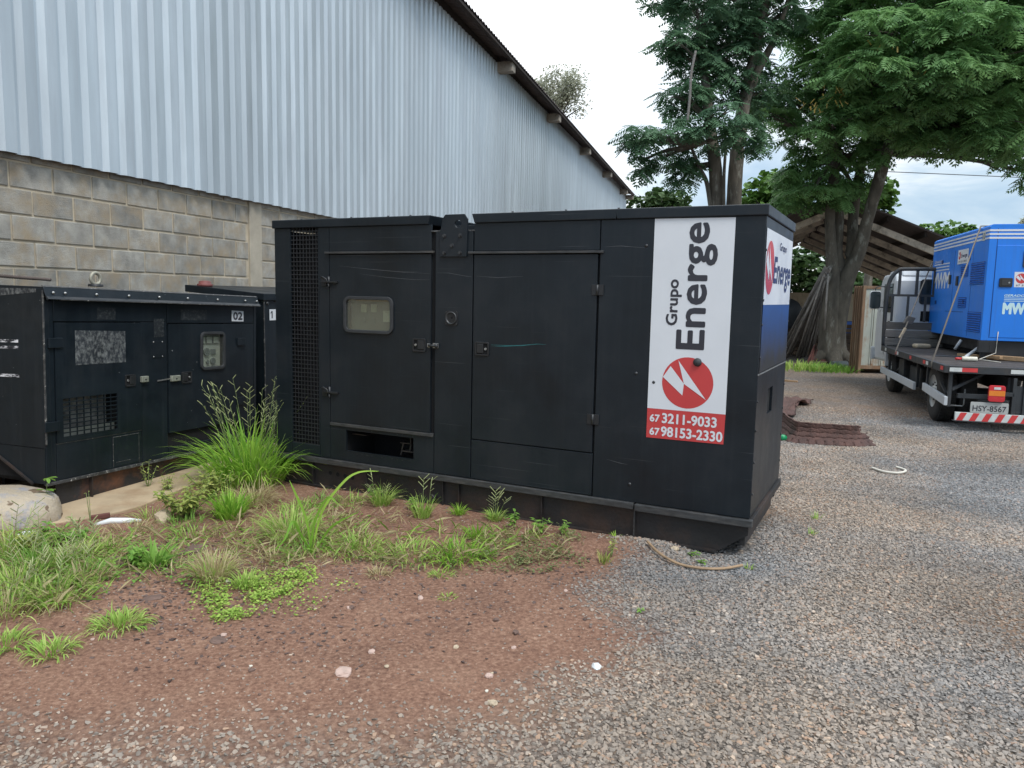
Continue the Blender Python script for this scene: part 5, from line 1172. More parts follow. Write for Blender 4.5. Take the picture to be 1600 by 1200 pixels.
for k in range(6):
    y = .0 + k * 2.5
    for sgn in (-1, 1): MB().bar((sgn * .05, y, AZ - .40 - .05 * SLP), (sgn * (HWD - .2), y, AZ - .40 - (HWD - .2) * SLP), .12, .17).build('rafter', 'beam', SH, .006)
    for sgn in (-1, 1): MB().box(sgn * 3.9 - .09, sgn * 3.9 + .09, y - .09, y + .09, 0, AZ - .45 - 3.9 * SLP).build('post', 'beam', SH, .006)
    MB().box(-3.9, 3.9, y + .2, y + .32, AZ - SLP * HWD - .22, AZ - SLP * HWD - .10).build('tie_beam', 'darkwood', SH) if k > 9 else None
MB().tube([(-1.1, .3, 3.6), (-1.1, .3, 3.25)], .012, 6).lathe((-1.1, .3, 3.05), [(.001, -.02), (.08, 0), (.07, .1), (.03, .2), (.001, .2)], 12).build('hanging_lamp', 'dialgrey', SH)
# lumber inside
LS = []
def stack(cx, cy, n, lab, mat='rustbar', L_=2.6, z0=0):
    st = thing('lumber_stack', lab, 'lumber', (cx, cy, z0), R(-16))
    for i in range(n):
        z = .02 + (i // 4) * .13; x = (i % 4) * .32 + random.uniform(-.03, .03)
        MB().box(-L_ / 2 + random.uniform(-.2, .2), L_ / 2, x, x + .27, z, z + .10).build('board', mat, st)
    return st
M['oldboard'] = pmat('old_brown_board', (.11, .075, .05), .9, var=.4, scale=5, rand=.5)
stack(8.5, 22.6, 20, 'low stack of brown boards in the shed behind the pipes', 'oldboard'); stack(10.8, 23.5, 28, 'tall stack of old boards deep in the shed', 'oldboard', 3.2); stack(8.9, 26.5, 24, 'far stack of boards at the back of the shed', 'oldboard', 3.0)
p = at(1322, 507, 24); bn = thing('crate', 'blue crate seen beside the tree trunk under the shed', 'crate', (p.x, p.y, 0)); MB().box(-.45, .4, -.3, .3, .55, 1.0).build('crate_body', 'bluebin', bn, .02); MB().box(-.2, -.14, -.34, -.3, .5, 1.1).box(.1, .16, -.34, -.3, .5, 1.1).build('crate_rib', 'bluebin', bn); MB().box(-.5, .45, -.35, .35, 0, .54).build('crate_stand', 'oldboard', bn)
p = at(1322, 484, 25); sb = thing('sign_board', 'white board with dark letters under the shed by the trunk', 'board', (p.x, p.y, 0)); MB().box(-.6, .35, -.02, .02, .95, 1.6).build('board_face', 'farwall', sb); MB().box(-.55, -.5, .02, .06, 0, .95).box(.28, .33, .02, .06, 0, .95).build('leg', 'oldboard', sb)
# pale masonry wall far left
fw = thing('block_wall', 'pale far boundary wall of blocks behind the leaning pipes', 'wall', (11.2, 33, 0), R(0))
fb = MB().box(-6, 9, .03, .2, 0, 1.95).build('mortar_bed', 'mortar', fw)
bk = MB().box(0, .39, 0, .05, 0, .19).build('block', 'farwall', fw, .006); c_ = 0
for row in range(9):
    for i in range(12):
        x = -.9 + i * .4 + (row % 2) * .2; z = .16 + row * .2
        o = bk if c_ == 0 else copy_of(bk, fw); c_ += 1; o.location = (x, random.uniform(-.005, .005), z)
# cabinet
CB = thing('metal_cabinet', 'tall rusty pale sheet metal cabinet beside the tree trunk', 'cabinet', (7.83, 17.35, 0), R(-4))
cw, cd, chh = 1.25, .55, 1.96
box('side_sheet', 'cabinetrust', CB, 0, .03, .0, cd, .0, chh); box('back_sheet', 'cabinetrust', CB, .03, cw, cd - .03, cd, .0, chh)
for y in (.08, .2, .32, .44): MB().box(-.03, .0, y, y + .05, .0, chh).build('side_rib', 'cabinetrust', CB, .008)
box('frame_post', 'cabinetrust', CB, -.01, .05, -.03, .02, .0, chh + .01); box('frame_rail', 'cabinetrust', CB, .05, cw, -.02, .02, chh - .06, chh); box('frame_rail', 'cabinetrust', CB, .05, cw, -.02, .02, .10, .18)
x = .055
for w in (.22, .22, .22, .22, .22): MB().box(x, x + w - .012, .0, .02, .18, chh - .062).box(x + w - .05, x + w - .02, -.014, .0, .2, chh - .07).build('front_sheet', 'cabinet', CB, .004); x += w
box('underside', 'dark', CB, .05, cw, .02, cd - .03, .10, .14); box('top_sheet', 'cabinetrust', CB, .0, cw, .02, cd, chh - .02, chh + .005)
# leaning bars
for i in range(44):
    t = i / 43; b0 = gnd(1216 + 56 * t + random.uniform(-4, 4), 561 - 6 * t + random.uniform(-8, 4)); b0.z = .02
    tp = at(1284 + 10 * random.random() + (6 * t), 427 + 18 * t * random.random() - 4, 19.75 + random.uniform(-.1, .1)); L_ = random.uniform(.93, 1.06)
    tag(MB().cyl(b0, b0 + (tp - b0) * L_, .026, 7).build('steel_bar', 'rustbar'), 'long grey brown steel bar leaning against the forked tree trunk', 'steel bar', 'steel bars leaning on the tree')
b0 = gnd(1285, 520); tag(MB().cyl(at(1288, 516, 19.6), at(1294, 428, 19.6), .025, 7).build('steel_bar', 'rustbar'), 'short bar hanging straight down the tree trunk beside the leaning bars', 'steel bar')
for i in range(9):
    a = at(1262 + i * 3.2 + random.uniform(-3, 3), 566 + random.uniform(-2, 2), 19.6); a.z = .03; b_ = at(1272 + i * 3 + random.uniform(-3, 3), 542 + random.uniform(-5, 3), 20.1)
    tag(MB().cyl(a, b_, .028, 7).build('red_rod', 'redrod'), 'short red brown rod propped at the foot of the forked tree', 'rod', 'red brown rods at the tree foot')
for i, (x0, y0, x1, y1, lab) in enumerate(((1268, 572, 1300, 568, 'brown plank on the ground left of the tree foot'), (1275, 577, 1296, 575, 'lower brown plank on the ground near the grass'), (1240, 556, 1270, 550, 'pale plank lying behind the leaning bars'))):
    a, b_ = gnd(x0, y0), gnd(x1, y1); a.z = b_.z = .06; tag(MB().bar(a, b_, .14, .05).build('plank', 'oldboard'), lab, 'plank')
a, b_ = gnd(1299, 575), gnd(1321, 574); a.z = b_.z = .08; tag(MB().cyl(a, b_, .085, 12).build('pipe', 'dialgrey'), 'grey pipe piece lying right of the tree foot', 'pipe')
p = gnd(1236, 545); lump('drum', (at(1234, 500, 22.2).x, 22.2, 1.1), .35, .35, .55, 'rubber', 'dark rounded bundle standing behind the black generator edge', 'bundle', 31, 3, .1)
tag(MB().tube([at(1325 + 12 * i, 265.5 + i * .52, 46) for i in range(36)], .022, 6).build('power_line', 'rubber'), 'thin power line crossing the sky right of the forked tree', 'power line')
#PART4
# ------------------------------------------------------------ foliage helpers
M['leafB'] = leafmat('feathery_leaf_green', (.10, .215, .075), (.24, .42, .15), .42)
M['leafA'] = leafmat('feathery_leaf_dark', (.068, .15, .085), (.15, .27, .14), .40)
M['leafbright'] = leafmat('bright_round_leaf', (.07, .16, .03), (.15, .27, .05), .25)
M['leaffar'] = leafmat('far_leaf', (.05, .10, .035), (.10, .17, .055), .25)
M['leafpale'] = leafmat('pale_airy_leaf', (.40, .42, .32), (.60, .60, .48), .6)
M['grass'] = leafmat('green_grass', (.18, .40, .04), (.44, .68, .10), .45)
M['grassmid'] = leafmat('mixed_grass', (.22, .44, .055), (.56, .66, .20), .40)
M['grassdry'] = leafmat('dry_grass', (.40, .33, .16), (.64, .55, .32), .35)
M['weed'] = leafmat('weed_leaf', (.15, .32, .05), (.30, .50, .10), .38)
M['weedyellow'] = leafmat('yellow_green_weed', (.22, .31, .06), (.44, .46, .13), .3)
M['creep'] = leafmat('creeping_green', (.20, .36, .05), (.48, .62, .13), .3)
M['creepolive'] = leafmat('creeping_olive', (.12, .20, .06), (.32, .28, .14), .3)
M['seed'] = pmat('seed_head', (.30, .33, .15), .8, var=.2)
M['stem'] = pmat('weed_stem', (.20, .26, .09), .8, var=.2)

def frond_template(pairs=7, wid=.17, droop=.35):
    V, F = [], []
    for i in range(pairs):
        t = (i + .7) / (pairs + .2); x = t; z = -droop * t * t * .6
        ln = wid * 2.0 * math.sin(math.pi * (.16 + .74 * t)) ** .8; w = .42 / pairs
        for s in (-1, 1):
            k = len(V); c = Vector((x, 0, z)); d = Vector((.42, s * .85, -.32)).normalized(); e = Vector((1, -s * .25, 0)).normalized()
            V += [c - e * w * .5, c + d * ln * .55 - e * w * .95 + Vector((0, 0, .012)), c + d * ln, c + d * ln * .5 + e * w * .95, ]
            F.append((k, k + 1, k + 2, k + 3))
    k = len(V); V += [Vector((.93, -.05, -droop * .55)), Vector((1.15, 0, -droop * .8)), Vector((.93, .05, -droop * .55)), Vector((.9, 0, -droop * .5))]; F.append((k, k + 1, k + 2, k + 3))
    return np.array([v[:] for v in V]), np.array(F)
def place(T, F, pos, az, pitch, roll, scl):
    """stamp a template at n places"""
    n = len(pos); ca, sa, cp, sp, cr, sr = np.cos(az), np.sin(az), np.cos(pitch), np.sin(pitch), np.cos(roll), np.sin(roll)
    z0 = np.zeros(n); o1 = np.ones(n)
    Rz = np.stack([ca, -sa, z0, sa, ca, z0, z0, z0, o1], -1).reshape(n, 3, 3)
    Ry = np.stack([cp, z0, sp, z0, o1, z0, -sp, z0, cp], -1).reshape(n, 3, 3)
    Rx = np.stack([o1, z0, z0, z0, cr, -sr, z0, sr, cr], -1).reshape(n, 3, 3)
    Mx = Rz @ Ry @ Rx * np.asarray(scl)[:, None, None]
    V = np.einsum('nij,tj->nti', Mx, T) + pos[:, None, :]
    FF = (F[None] + (np.arange(n) * len(T))[:, None, None]).reshape(-1, F.shape[1])
    return V.reshape(-1, 3), FF
FT = frond_template(7); FT2 = frond_template(6, .20)
def crown_pads(pads, per, flen, nf, T, down=.25, seed=0):
    r = np.random.default_rng(seed); P, A, Pi, S, Rn = [], [], [], [], []
    for c, rx, ry, rz in pads:
        area = (rx * ry + rx * rz + ry * rz) / 3 * 12.6; n = max(6, int(area * per))
        d = r.normal(size=(n * 2, 3)); d /= np.linalg.norm(d, axis=1)[:, None]
        keep = (d[:, 2] > -.15) | (r.random(n * 2) < down); d = d[keep][:n]; n = len(d)
        rad = r.uniform(.62, 1.05, n) ** .7
        lump_ = np.array([1 + .22 * mnoise.noise(Vector((a[0] * 2.2 + c[0], a[1] * 2.2, a[2] * 2.2 + c[2]))) for a in d])
        p = np.array(c) + d * np.array([rx, ry, rz]) * (rad * lump_)[:, None]
        out = np.arctan2(d[:, 1] * ry, d[:, 0] * rx); rs = r.random(n)
        for k in range(nf):
            P.append(p); A.append(out + (k - (nf - 1) / 2) * (5.2 / nf) + r.normal(0, .3, n)); Pi.append(r.uniform(.05, .75, n) - .1 * (d[:, 2] > .6)); S.append(flen * r.uniform(.7, 1.2, n)); Rn.append(np.clip(rs * .6 + r.random(n) * .4, 0, 1))
    P = np.concatenate(P); V, F = place(T[0], T[1], P, np.concatenate(A), np.concatenate(Pi), r.normal(0, .25, len(P)), np.concatenate(S))
    return V, F, np.repeat(np.concatenate(Rn), len(T[0]))
def branch(b, p, q, r0, r1, sag=.1, n=8, seed=0, seg=8):
    p, q = Vector(p), Vector(q); rr = random.Random(seed); pts = []; L_ = (q - p).length
    o1 = Vector((rr.uniform(-1, 1), rr.uniform(-1, 1), rr.uniform(-.3, .8))) * L_ * .07
    for i in range(seg + 1):
        t = i / seg; pts.append(p.lerp(q, t) + o1 * math.sin(math.pi * t) + Vector((0, 0, sag * L_ * math.sin(math.pi * t))))
    b.tube(pts, r0, n, rads=[r0 + (r1 - r0) * (i / seg) for i in range(seg + 1)]); return pts
def pad(px, py, Y, rxp, rzp, ry=None):
    k = Y / FOC; c = at(px, py, Y); return (c[:], rxp * k, (ry or rxp * k * .9), rzp * k)

# ------------------------------------------------------------ tree B (forked, in front of the shed)
def w(px, py, Y): return at(px, py, Y)
tB = thing('tree', 'large forked tree with several fused trunks standing before the shed', 'tree', (8.3, 19.9, 0))
b = MB(); o_ = Vector((8.3, 19.9, 0))
def stem(b, pts, rads, n=14, rough=.06, org=o_):
    p = curve_pts([Vector(q) for q in pts], 40); m_ = len(p); st = len(b.v)
    rr = [np.interp(i / (m_ - 1) * (len(rads) - 1), range(len(rads)), rads) for i in range(m_)]
    b.tube([q - org for q in p], 1, n, rads=rr)
    for i in range(st, len(b.v)):
        v = Vector(b.v[i]); k = (i - st) // n
        if k < m_:
            c = p[k] - org; d = v - c; f = 1 + rough * 2.2 * mnoise.noise(Vector((v.x * 3.5, v.y * 3.5, v.z * .8))) + rough * mnoise.noise(v * 6); b.v[i] = tuple(c + d * f)
stem(b, [w(1300, 572, 19.9), w(1297, 540, 19.9), w(1297, 500, 19.9), w(1301, 450, 19.9), w(1299, 400, 19.9), w(1297, 330, 19.8), w(1306, 250, 19.6), w(1320, 160, 19.2)], [.40, .29, .26, .22, .135, .12, .11, .07])
stem(b, [w(1308, 572, 20.0), w(1306, 530, 20.0), w(1307, 480, 20.0), w(1313, 445, 20.0), w(1309, 390, 20.0), w(1311, 330, 20.1), w(1300, 230, 20.4), w(1280, 150, 20.8)], [.36, .25, .23, .19, .12, .11, .10, .06])
stem(b, [w(1305, 560, 19.95), w(1308, 480, 19.95), w(1320, 440, 19.95), w(1330, 390, 20.0), w(1334, 330, 20.1), w(1350, 240, 20.3), w(1380, 150, 20.5)], [.30, .24, .17, .135, .125, .11, .08])
stem(b, [w(1303, 555, 19.9), w(1310, 490, 19.9), w(1322, 440, 19.8), w(1342, 395, 19.7), w(1358, 335, 19.5), w(1378, 265, 19.2), w(1396, 205, 18.9), w(1425, 120, 18.4), w(1450, 60, 18)], [.28, .24, .20, .165, .145, .14, .13, .11, .08])
for i, a in enumerate((-1.9, -.6, .5, 2.2, 3.4)): stem(b, [o_ + Vector((0, 0, .45)), o_ + Vector((math.cos(a) * .35, math.sin(a) * .35, .16)), o_ + Vector((math.cos(a) * .7, math.sin(a) * .7, -.05))], [.22, .16, .05], 8)
padsB = [pad(*q) for q in [
    (1290, 268, 20.0, 62, 34), (1245, 280, 20.6, 42, 20), (1335, 300, 20.4, 28, 18), (1268, 306, 19.4, 52, 20), (1310, 235, 19.2, 45, 22), (1385, 240, 18.6, 22, 14),
    (1330, 175, 18.2, 60, 26), (1300, 195, 17.6, 38, 18), (1400, 165, 17.6, 75, 24), (1480, 175, 17.6, 75, 26), (1550, 170, 18.2, 70, 30), (1450, 205, 19.5, 95, 20), (1540, 205, 19.8, 70, 24),
    (1370, 115, 17.2, 80, 28), (1460, 110, 16.8, 85, 30), (1560, 110, 17.2, 80, 36), (1330, 80, 18.0, 60, 32), (1400, 50, 17.2, 85, 34), (1500, 45, 16.8, 90, 36), (1600, 50, 17.6, 80, 50),
    (1340, 20, 18.6, 60, 34), (1430, -15, 18, 90, 34), (1540, -20, 17.6, 90, 40), (1640, 120, 18, 70, 60), (1650, 0, 18, 90, 60), (1595, 245, 18.8, 34, 16), (1620, 275, 18.8, 26, 12), (1240, 160, 20.4, 48, 32), (1210, 185, 19.6, 40, 24), (1270, 120, 20.6, 45, 50), (1290, 50, 20.4, 50, 40), (1400, 100, 20.5, 120, 60), (1530, 110, 20.5, 120, 60), (1255, 215, 19.8, 30, 16), (1480, 215, 18.4, 80, 14), (1410, 215, 20.4, 60, 14), (1570, 215, 17.6, 60, 14), (1440, 160, 21.5, 130, 36), (1350, 140, 21, 70, 50), (1560, 160, 21, 90, 40), (1430, -70, 19, 160, 60), (1700, -60, 19, 120, 90)]]
for i, (c, rx, ry, rz) in enumerate(padsB):
    src = [w(1306, 250, 19.6), w(1300, 230, 20.4), w(1350, 240, 20.3), w(1396, 205, 18.9), w(1425, 120, 18.4)]
    s0 = min(src, key=lambda s: (s - Vector(c)).length + 2 * max(0, s.z - c[2])); 
    pts = branch(b, s0 - o_, Vector(c) - o_, .085, .025, .04, 7, i)
    rr = random.Random(i)
    for k in range(5):
        q = Vector(c) + Vector((rr.uniform(-1, 1) * rx, rr.uniform(-1, 1) * ry, rr.uniform(-.3, .7) * rz)) * .85; branch(b, pts[rr.choice((4, 5, 6, 7))], q - o_, .024, .006, .04, 5, i * 7 + k, 5)
b.build('trunk', 'bark', tB)
V, F, rn = crown_pads(padsB, 5.4, .42, 7, FT2, .42, 1)
# dry yellow pods are built apart
npmesh('crown', V - np.array(o_[:]), F, 'leafB', tB, rn)
M['pod'] = pmat('yellow_pods', (.42, .30, .07), .6, var=.25)
b = MB(); rr = random.Random(3)
for px, py, n in ((1300, 145, 16), (1270, 165, 8), (1330, 110, 5), (1395, 95, 4), (1525, 105, 4), (1440, 100, 3), (1290, 175, 5), (1380, 65, 4)):
    for k in range(n):
        c = at(px + rr.uniform(-28, 28), py + rr.uniform(-14, 14), 16.55 + rr.uniform(-.2, .3) + (.6 if px < 1350 else 0)) - o_
        b.bar(c, c + Vector((rr.uniform(-.12, .12), rr.uniform(-.05, .05), -rr.uniform(.04, .14))), .028, .006)
b.build('seed_pods', 'pod', tB, kind='stuff')
# ------------------------------------------------------------ tree A (twin trunks behind the black generator)
tA = thing('tree', 'tall dark feathery tree with twin upright trunks behind the black generator', 'tree', (5.2, 18, 0)); oA = Vector((5.2, 18, 0))
b = MB()
stem(b, [(4.75, 18, 0), (4.72, 18, 2.0), w(1119, 322, 18), w(1117, 255, 18), w(1108, 190, 18), w(1100, 110, 18.2), w(1090, 40, 18.4)], [.26, .2, .165, .155, .12, .09, .05], org=oA)
stem(b, [(5.12, 18.2, 0), (5.10, 18.2, 2.0), w(1146, 322, 18.2), w(1152, 235, 18.2), w(1165, 150, 18.4), w(1185, 60, 18.8), w(1205, -40, 19)], [.28, .22, .17, .16, .14, .12, .08], org=oA)
stem(b, [w(1110, 322, 17.9), w(1104, 285, 17.9), w(1093, 262, 17.8), w(1080, 230, 17.6)], [.05, .05, .05, .03], org=oA); stem(b, [w(1131, 330, 17.8), w(1131, 280, 17.8), w(1134, 230, 17.9)], [.045, .04, .03], org=oA)
stem(b, [w(1160, 170, 18.3), w(1185, 110, 18.4), w(1215, 50, 18.8), w(1235, -10, 19)], [.11, .09, .07, .05], org=oA)
padsA = [pad(*q) for q in [
    (1003, 212, 17.6, 34, 20), (1050, 208, 17.4, 40, 24), (985, 228, 17.8, 16, 14), (1040, 245, 17.8, 26, 14), (1075, 235, 18.2, 32, 24), (1110, 190, 17.0, 40, 20), (1160, 205, 17.0, 34, 16), (1135, 175, 16.8, 34, 14), (1180, 222, 17.2, 12, 10), (1000, 255, 17.8, 14, 12),
    (1075, 150, 18.0, 42, 22), (1045, 145, 18.2, 26, 14), (1110, 130, 18.4, 48, 34), (1060, 68, 18, 38, 20), (1045, 75, 18.4, 16, 14), (1100, 90, 18.6, 44, 34), (1140, 95, 18.4, 44, 44), (1110, 35, 18.4, 55, 34), (1160, 40, 18.6, 55, 40),
    (1080, -5, 18.6, 40, 30), (1200, 10, 18.8, 55, 34), (1185, 105, 19.4, 18, 18), (1250, 15, 19.6, 40, 30), (1165, 150, 18.8, 36, 28), (1120, -30, 19, 120, 40), (1068, 275, 18.2, 18, 10), (1068, 262, 18.0, 20, 14), (1200, 150, 19.6, 30, 22)]]
for i, (c, rx, ry, rz) in enumerate(padsA):
    src = [w(1117, 255, 18), w(1108, 190, 18), w(1100, 110, 18.2), w(1152, 235, 18.2), w(1165, 150, 18.4), w(1185, 60, 18.8), w(1080, 230, 17.6)]
    s0 = min(src, key=lambda s: (s - Vector(c)).length + 2 * max(0, s.z - c[2])); pts = branch(b, s0 - oA, Vector(c) - oA, .055, .018, .03, 6, i + 50)
    rr = random.Random(i)
    for k in range(4):
        q = Vector(c) + Vector((rr.uniform(-1, 1) * rx, rr.uniform(-1, 1) * ry, rr.uniform(-.3, .7) * rz)) * .85; branch(b, pts[rr.choice((4, 5, 6, 7))], q - oA, .02, .005, .04, 5, i * 7 + k, 5)
b.build('trunk', 'bark', tA)
b = MB(); b.tube([q - oA for q in curve_pts([w(1087, 80, 17.3), w(1080, 115, 17.2), w(1078, 150, 17.1), w(1074, 190, 17.0)], 20)], .03, 6, rads=None); b.build('dead_branch', 'greyplank', tA)
V, F, rn = crown_pads(padsA, 5.2, .38, 7, FT2, .55, 2)
npmesh('crown', V - np.array(oA[:]), F, 'leafA', tA, rn)

# ------------------------------------------------------------ far trees
LQ = (np.array([(0, -.35, 0), (.5, -.5, .05), (1, 0, -.05), (.5, .5, .05), (0, .35, 0)]), np.array([(0, 1, 2, 3), (0, 2, 3, 4)]))
def fartree(name, label, px, ptop, Y, rxp, rzp, mat, nlobes=9, size=.28, per=26, seed=0, trunk=True, ry=None, air=0):
    r = random.Random(seed); k = Y / FOC; c = at(px, ptop + rzp, Y); t = thing(name, label, 'tree', (c.x, c.y, 0)); o = Vector((c.x, c.y, 0))
    rx, rz = rxp * k, rzp * k; pads = []
    for i in range(nlobes):
        a = r.uniform(0, 6.28); q = r.uniform(.25, .78); h = r.uniform(-.55, .75)
        s = r.uniform(.30, .46)
        pads.append(((c.x + math.cos(a) * q * rx, c.y + math.sin(a) * q * rx * .8, c.z + h * rz * (1 - .3 * q)), rx * s, rx * s * .9, rz * s * 1.1))
    pads.append(((c.x, c.y, c.z), rx * .6, rx * .6, rz * .7))
    R_ = np.random.default_rng(seed); P = []
    for cc, a, b_, c3 in pads:
        n = int(per * (a * b_ + a * c3 + b_ * c3) / 3 * 4 / size * .3) + 40; d = R_.normal(size=(n, 3)); d /= np.linalg.norm(d, axis=1)[:, None]
        f = R_.uniform(.35 if air else .75, 1.08, n); P.append(np.array(cc) + d * np.array([a, b_, c3]) * f[:, None])
    P = np.concatenate(P); n = len(P)
    V, F = place(LQ[0], LQ[1], P, R_.uniform(0, 6.28, n), R_.uniform(-.5, 1.0, n), R_.normal(0, .5, n), size * R_.uniform(.6, 1.3, n))
    npmesh('crown', V - np.array(o[:]), F, mat, t, np.repeat(np.clip(R_.normal(.5, .25, n), 0, 1), len(LQ[0])))
    b = MB(); top = c.z - rz * .2
    stem(b, [o, o + Vector((.1, 0, top * .5)), o + Vector((0, 0, top))], [.035 * top + .08, .025 * top + .06, .08], 10, org=o)
    for i, pd in enumerate(pads): branch(b, Vector((0, 0, max(.5, c.z - rz * .9))), Vector(pd[0]) - o, .10 if not air else .07, .02, .05, 6, seed * 20 + i, 6)
    b.build('trunk', 'bark', t); return t
fartree('tree', 'round green tree far behind the end of the warehouse', 1030, 297, 58, 56, 34, 'leaffar', 12, .42, seed=1)
fartree('tree', 'pale airy tree rising behind the warehouse roof', 872, 104, 52, 50, 46, 'leafpale', 26, .12, 26, seed=2, air=1)
fartree('tree', 'bright green rounded tree between the twin trunks and the forked tree', 1212, 268, 42, 58, 60, 'leafbright', 16, .34, seed=3)
fartree('tree', 'bright green tree showing right of the forked trunk', 1362, 275, 44, 34, 50, 'leafbright', 10, .34, seed=4)
fartree('tree', 'dark green tree low behind the leaning bars', 1262, 388, 38, 70, 48, 'leaffar', 12, .30, seed=5)
fartree('tree', 'green tree crown showing above the blue generator', 1486, 345, 60, 48, 40, 'leafbright', 12, .42, seed=6)
fartree('tree', 'thin pale tree top at the right frame edge above the blue generator', 1604, 328, 60, 18, 30, 'leafpale', 6, .25, seed=7, air=1)
fartree('tree', 'small green tree beside the far wall of the open shed', 1180, 300, 50, 30, 70, 'leaffar', 8, .40, seed=8)
for i, (px, Y, h) in enumerate(((700, 80, 40), (980, 75, 30), (1100, 72, 34), (1320, 70, 40), (1420, 74, 44), (1560, 72, 42), (1680, 70, 40), (1820, 68, 46))):
    t = fartree('tree', 'dark distant tree in the row far behind the yard', px, 460 - h, Y, 62, h * .8, 'leaffar', 7, .6, 16, seed=20 + i); t['group'] = 'distant trees behind the yard'

# ------------------------------------------------------------ grass and weeds
def blades(n, rad, h, wd, seed, lean=.5, hvar=.35, segs=5, base=.25, dirbias=0):
    r = np.random.default_rng(seed); V, F, Rn = [], [], []
    a = r.uniform(0, 6.283, n); q = np.sqrt(r.random(n)) * rad; bx, by = np.cos(a) * q * base * 2, np.sin(a) * q * base * 2
    az = a + r.normal(0, .7, n); H_ = h * r.uniform(1 - hvar, 1 + hvar * .4, n); ln = lean * (.15 + .9 * q / rad + r.normal(0, .15, n)); W_ = wd * r.uniform(.7, 1.2, n)
    tw_ = r.uniform(-.5, .5, n); v = r.random(n)
    for i in range(n):
        k = len(V); cx, cy = math.cos(az[i]), math.sin(az[i]); px_, py_ = -math.sin(az[i] + tw_[i]), math.cos(az[i] + tw_[i]); x = y = z = 0
        th = max(.05, ln[i]) * .5; L_ = H_[i] / segs
        for s in range(segs + 1):
            t = s / segs; ww = W_[i] * (1 - t ** 1.7) * (.55 + .9 * min(t * 3, 1)) * .5
            V += [(bx[i] + x + px_ * ww, by[i] + y + py_ * ww, z), (bx[i] + x - px_ * ww, by[i] + y - py_ * ww, z)]; Rn += [v[i], v[i]]
            th += ln[i] * 1.9 / segs * (.6 + t); hz = math.sin(th); x += cx * hz * L_; y += cy * hz * L_; z += math.cos(th) * L_
            if s: F.append((k + 2 * s - 2, k + 2 * s - 1, k + 2 * s + 1, k + 2 * s))
    return np.array(V), np.array(F), np.array(Rn)
def tuft(px, py, rad, h, n, mat, label, wd=.007, seed=0, lean=.5, group=None, stalks=0, stalk_h=0, name='grass_tuft', cat='grass tuft', extra=None, base=.25):
    g = gnd(px, py); g.z = gz(g.x, g.y) - .004
    V, F, rn = blades(n, rad, h, wd, seed, lean, base=base)
    if not stalks and not extra:
        o = npmesh(name, V, F, mat, None, rn); o.location = g; return tag(o, label, cat, group)
    t = thing(name, label, cat, g, group=group); npmesh('blades', V, F, mat, t, rn)
    if stalks:
        r = random.Random(seed); b = MB(); sd = MB()
        for i in range(stalks):
            a = r.uniform(0, 6.28); q = r.uniform(.1, .5) * rad; H_ = stalk_h * r.uniform(.7, 1.05); le = r.uniform(.05, .42)
            c = [Vector((math.cos(a) * (q + le * H_ * t_ ** 1.8), math.sin(a) * (q + le * H_ * t_ ** 1.8), H_ * t_ * (1 - .12 * le * t_))) for t_ in np.linspace(0, 1, 9)]
            b.tube(c, .0015, 4, rads=list(np.linspace(.0022, .001, 9)))
            for k in range(r.randint(4, 7)):
                f = 1 - k * .07; j = int(f * 8) if f < 1 else 7; p0 = c[j].lerp(c[min(j + 1, 8)], f * 8 - j if f < 1 else 1); sgn = 1 if k % 2 else -1
                d = Vector((math.cos(a + sgn * 1.0), math.sin(a + sgn * 1.0), .75)).normalized()
                sd.bar(p0, p0 + d * r.uniform(.035, .07), .0045, .003)
        b.build('stalk', 'stem', t); sd.build('seed_heads', 'seed', t)
    if extra: n2, r2, h2, m2, w2 = extra; V, F, rn = blades(n2, r2, h2, w2, seed + 91, .9); npmesh('dry_blades', V, F, m2, t, rn)
    return t
tuft(392, 752, .42, .60, 430, 'grass', 'tall bright green grass clump with seed stalks between the generators', .0135, 1, .78, stalks=34, stalk_h=.90, extra=(220, .40, .30, 'grassdry', .005), base=.33)
tuft(450, 745, .22, .34, 130, 'grass', 'lower green grass clump at the left foot of the large black generator', .009, 2, .7, stalks=5, stalk_h=.5)
tuft(360, 812, .18, .23, 230, 'grass', 'bright green tuft in front of the yellow green weeds', .008, 3, .6)
tuft(240, 888, .16, .17, 60, 'weed', 'broad leaved grass tuft beside the dark stones', .018, 4, .8)
tuft(188, 975, .20, .12, 170, 'grassmid', 'low spreading grass tuft on the red dirt, left of the creeping weeds', .006, 5, 1.2)
tuft(80, 1018, .16, .10, 110, 'grassmid', 'half dry little tuft at the lower left of the dirt', .006, 6, 1.1)
tuft(8, 1008, .16, .12, 90, 'grassmid', 'half dry tuft cut by the left frame edge', .007, 7, 1.1)
tuft(335, 905, .18, .20, 220, 'grassdry', 'straw coloured tuft above the creeping green weeds', .005, 8, .7, extra=(60, .15, .2, 'grassmid', .006))
tuft(385, 918, .10, .13, 80, 'grassmid', 'small olive tuft growing out of the creeping green weeds', .006, 9, .7)
tuft(455, 845, .28, .26, 210, 'grassmid', 'loose half dry grass clump in the middle of the weed patch', .006, 10, .9, extra=(150, .3, .2, 'grassdry', .004))
tuft(395, 790, .26, .24, 260, 'grassdry', 'straw grass under the big green clump', .005, 11, 1.0)
tuft(595, 792, .13, .20, 130, 'grassmid', 'grass tuft at the skid below the generator air opening', .005, 12, .7, stalks=3, stalk_h=.25)
tuft(660, 812, .11, .19, 90, 'grassmid', 'narrow upright tuft near the skid ribs', .006, 13, .5, stalks=2, stalk_h=.28)
tuft(717, 806, .08, .10, 90, 'grass', 'small neat tuft against the skid between the ribs', .005, 14, .8)
tuft(773, 815, .09, .12, 90, 'grassmid', 'small tuft with thin stalks against the skid right of the ribs', .005, 15, .7, stalks=4, stalk_h=.22)
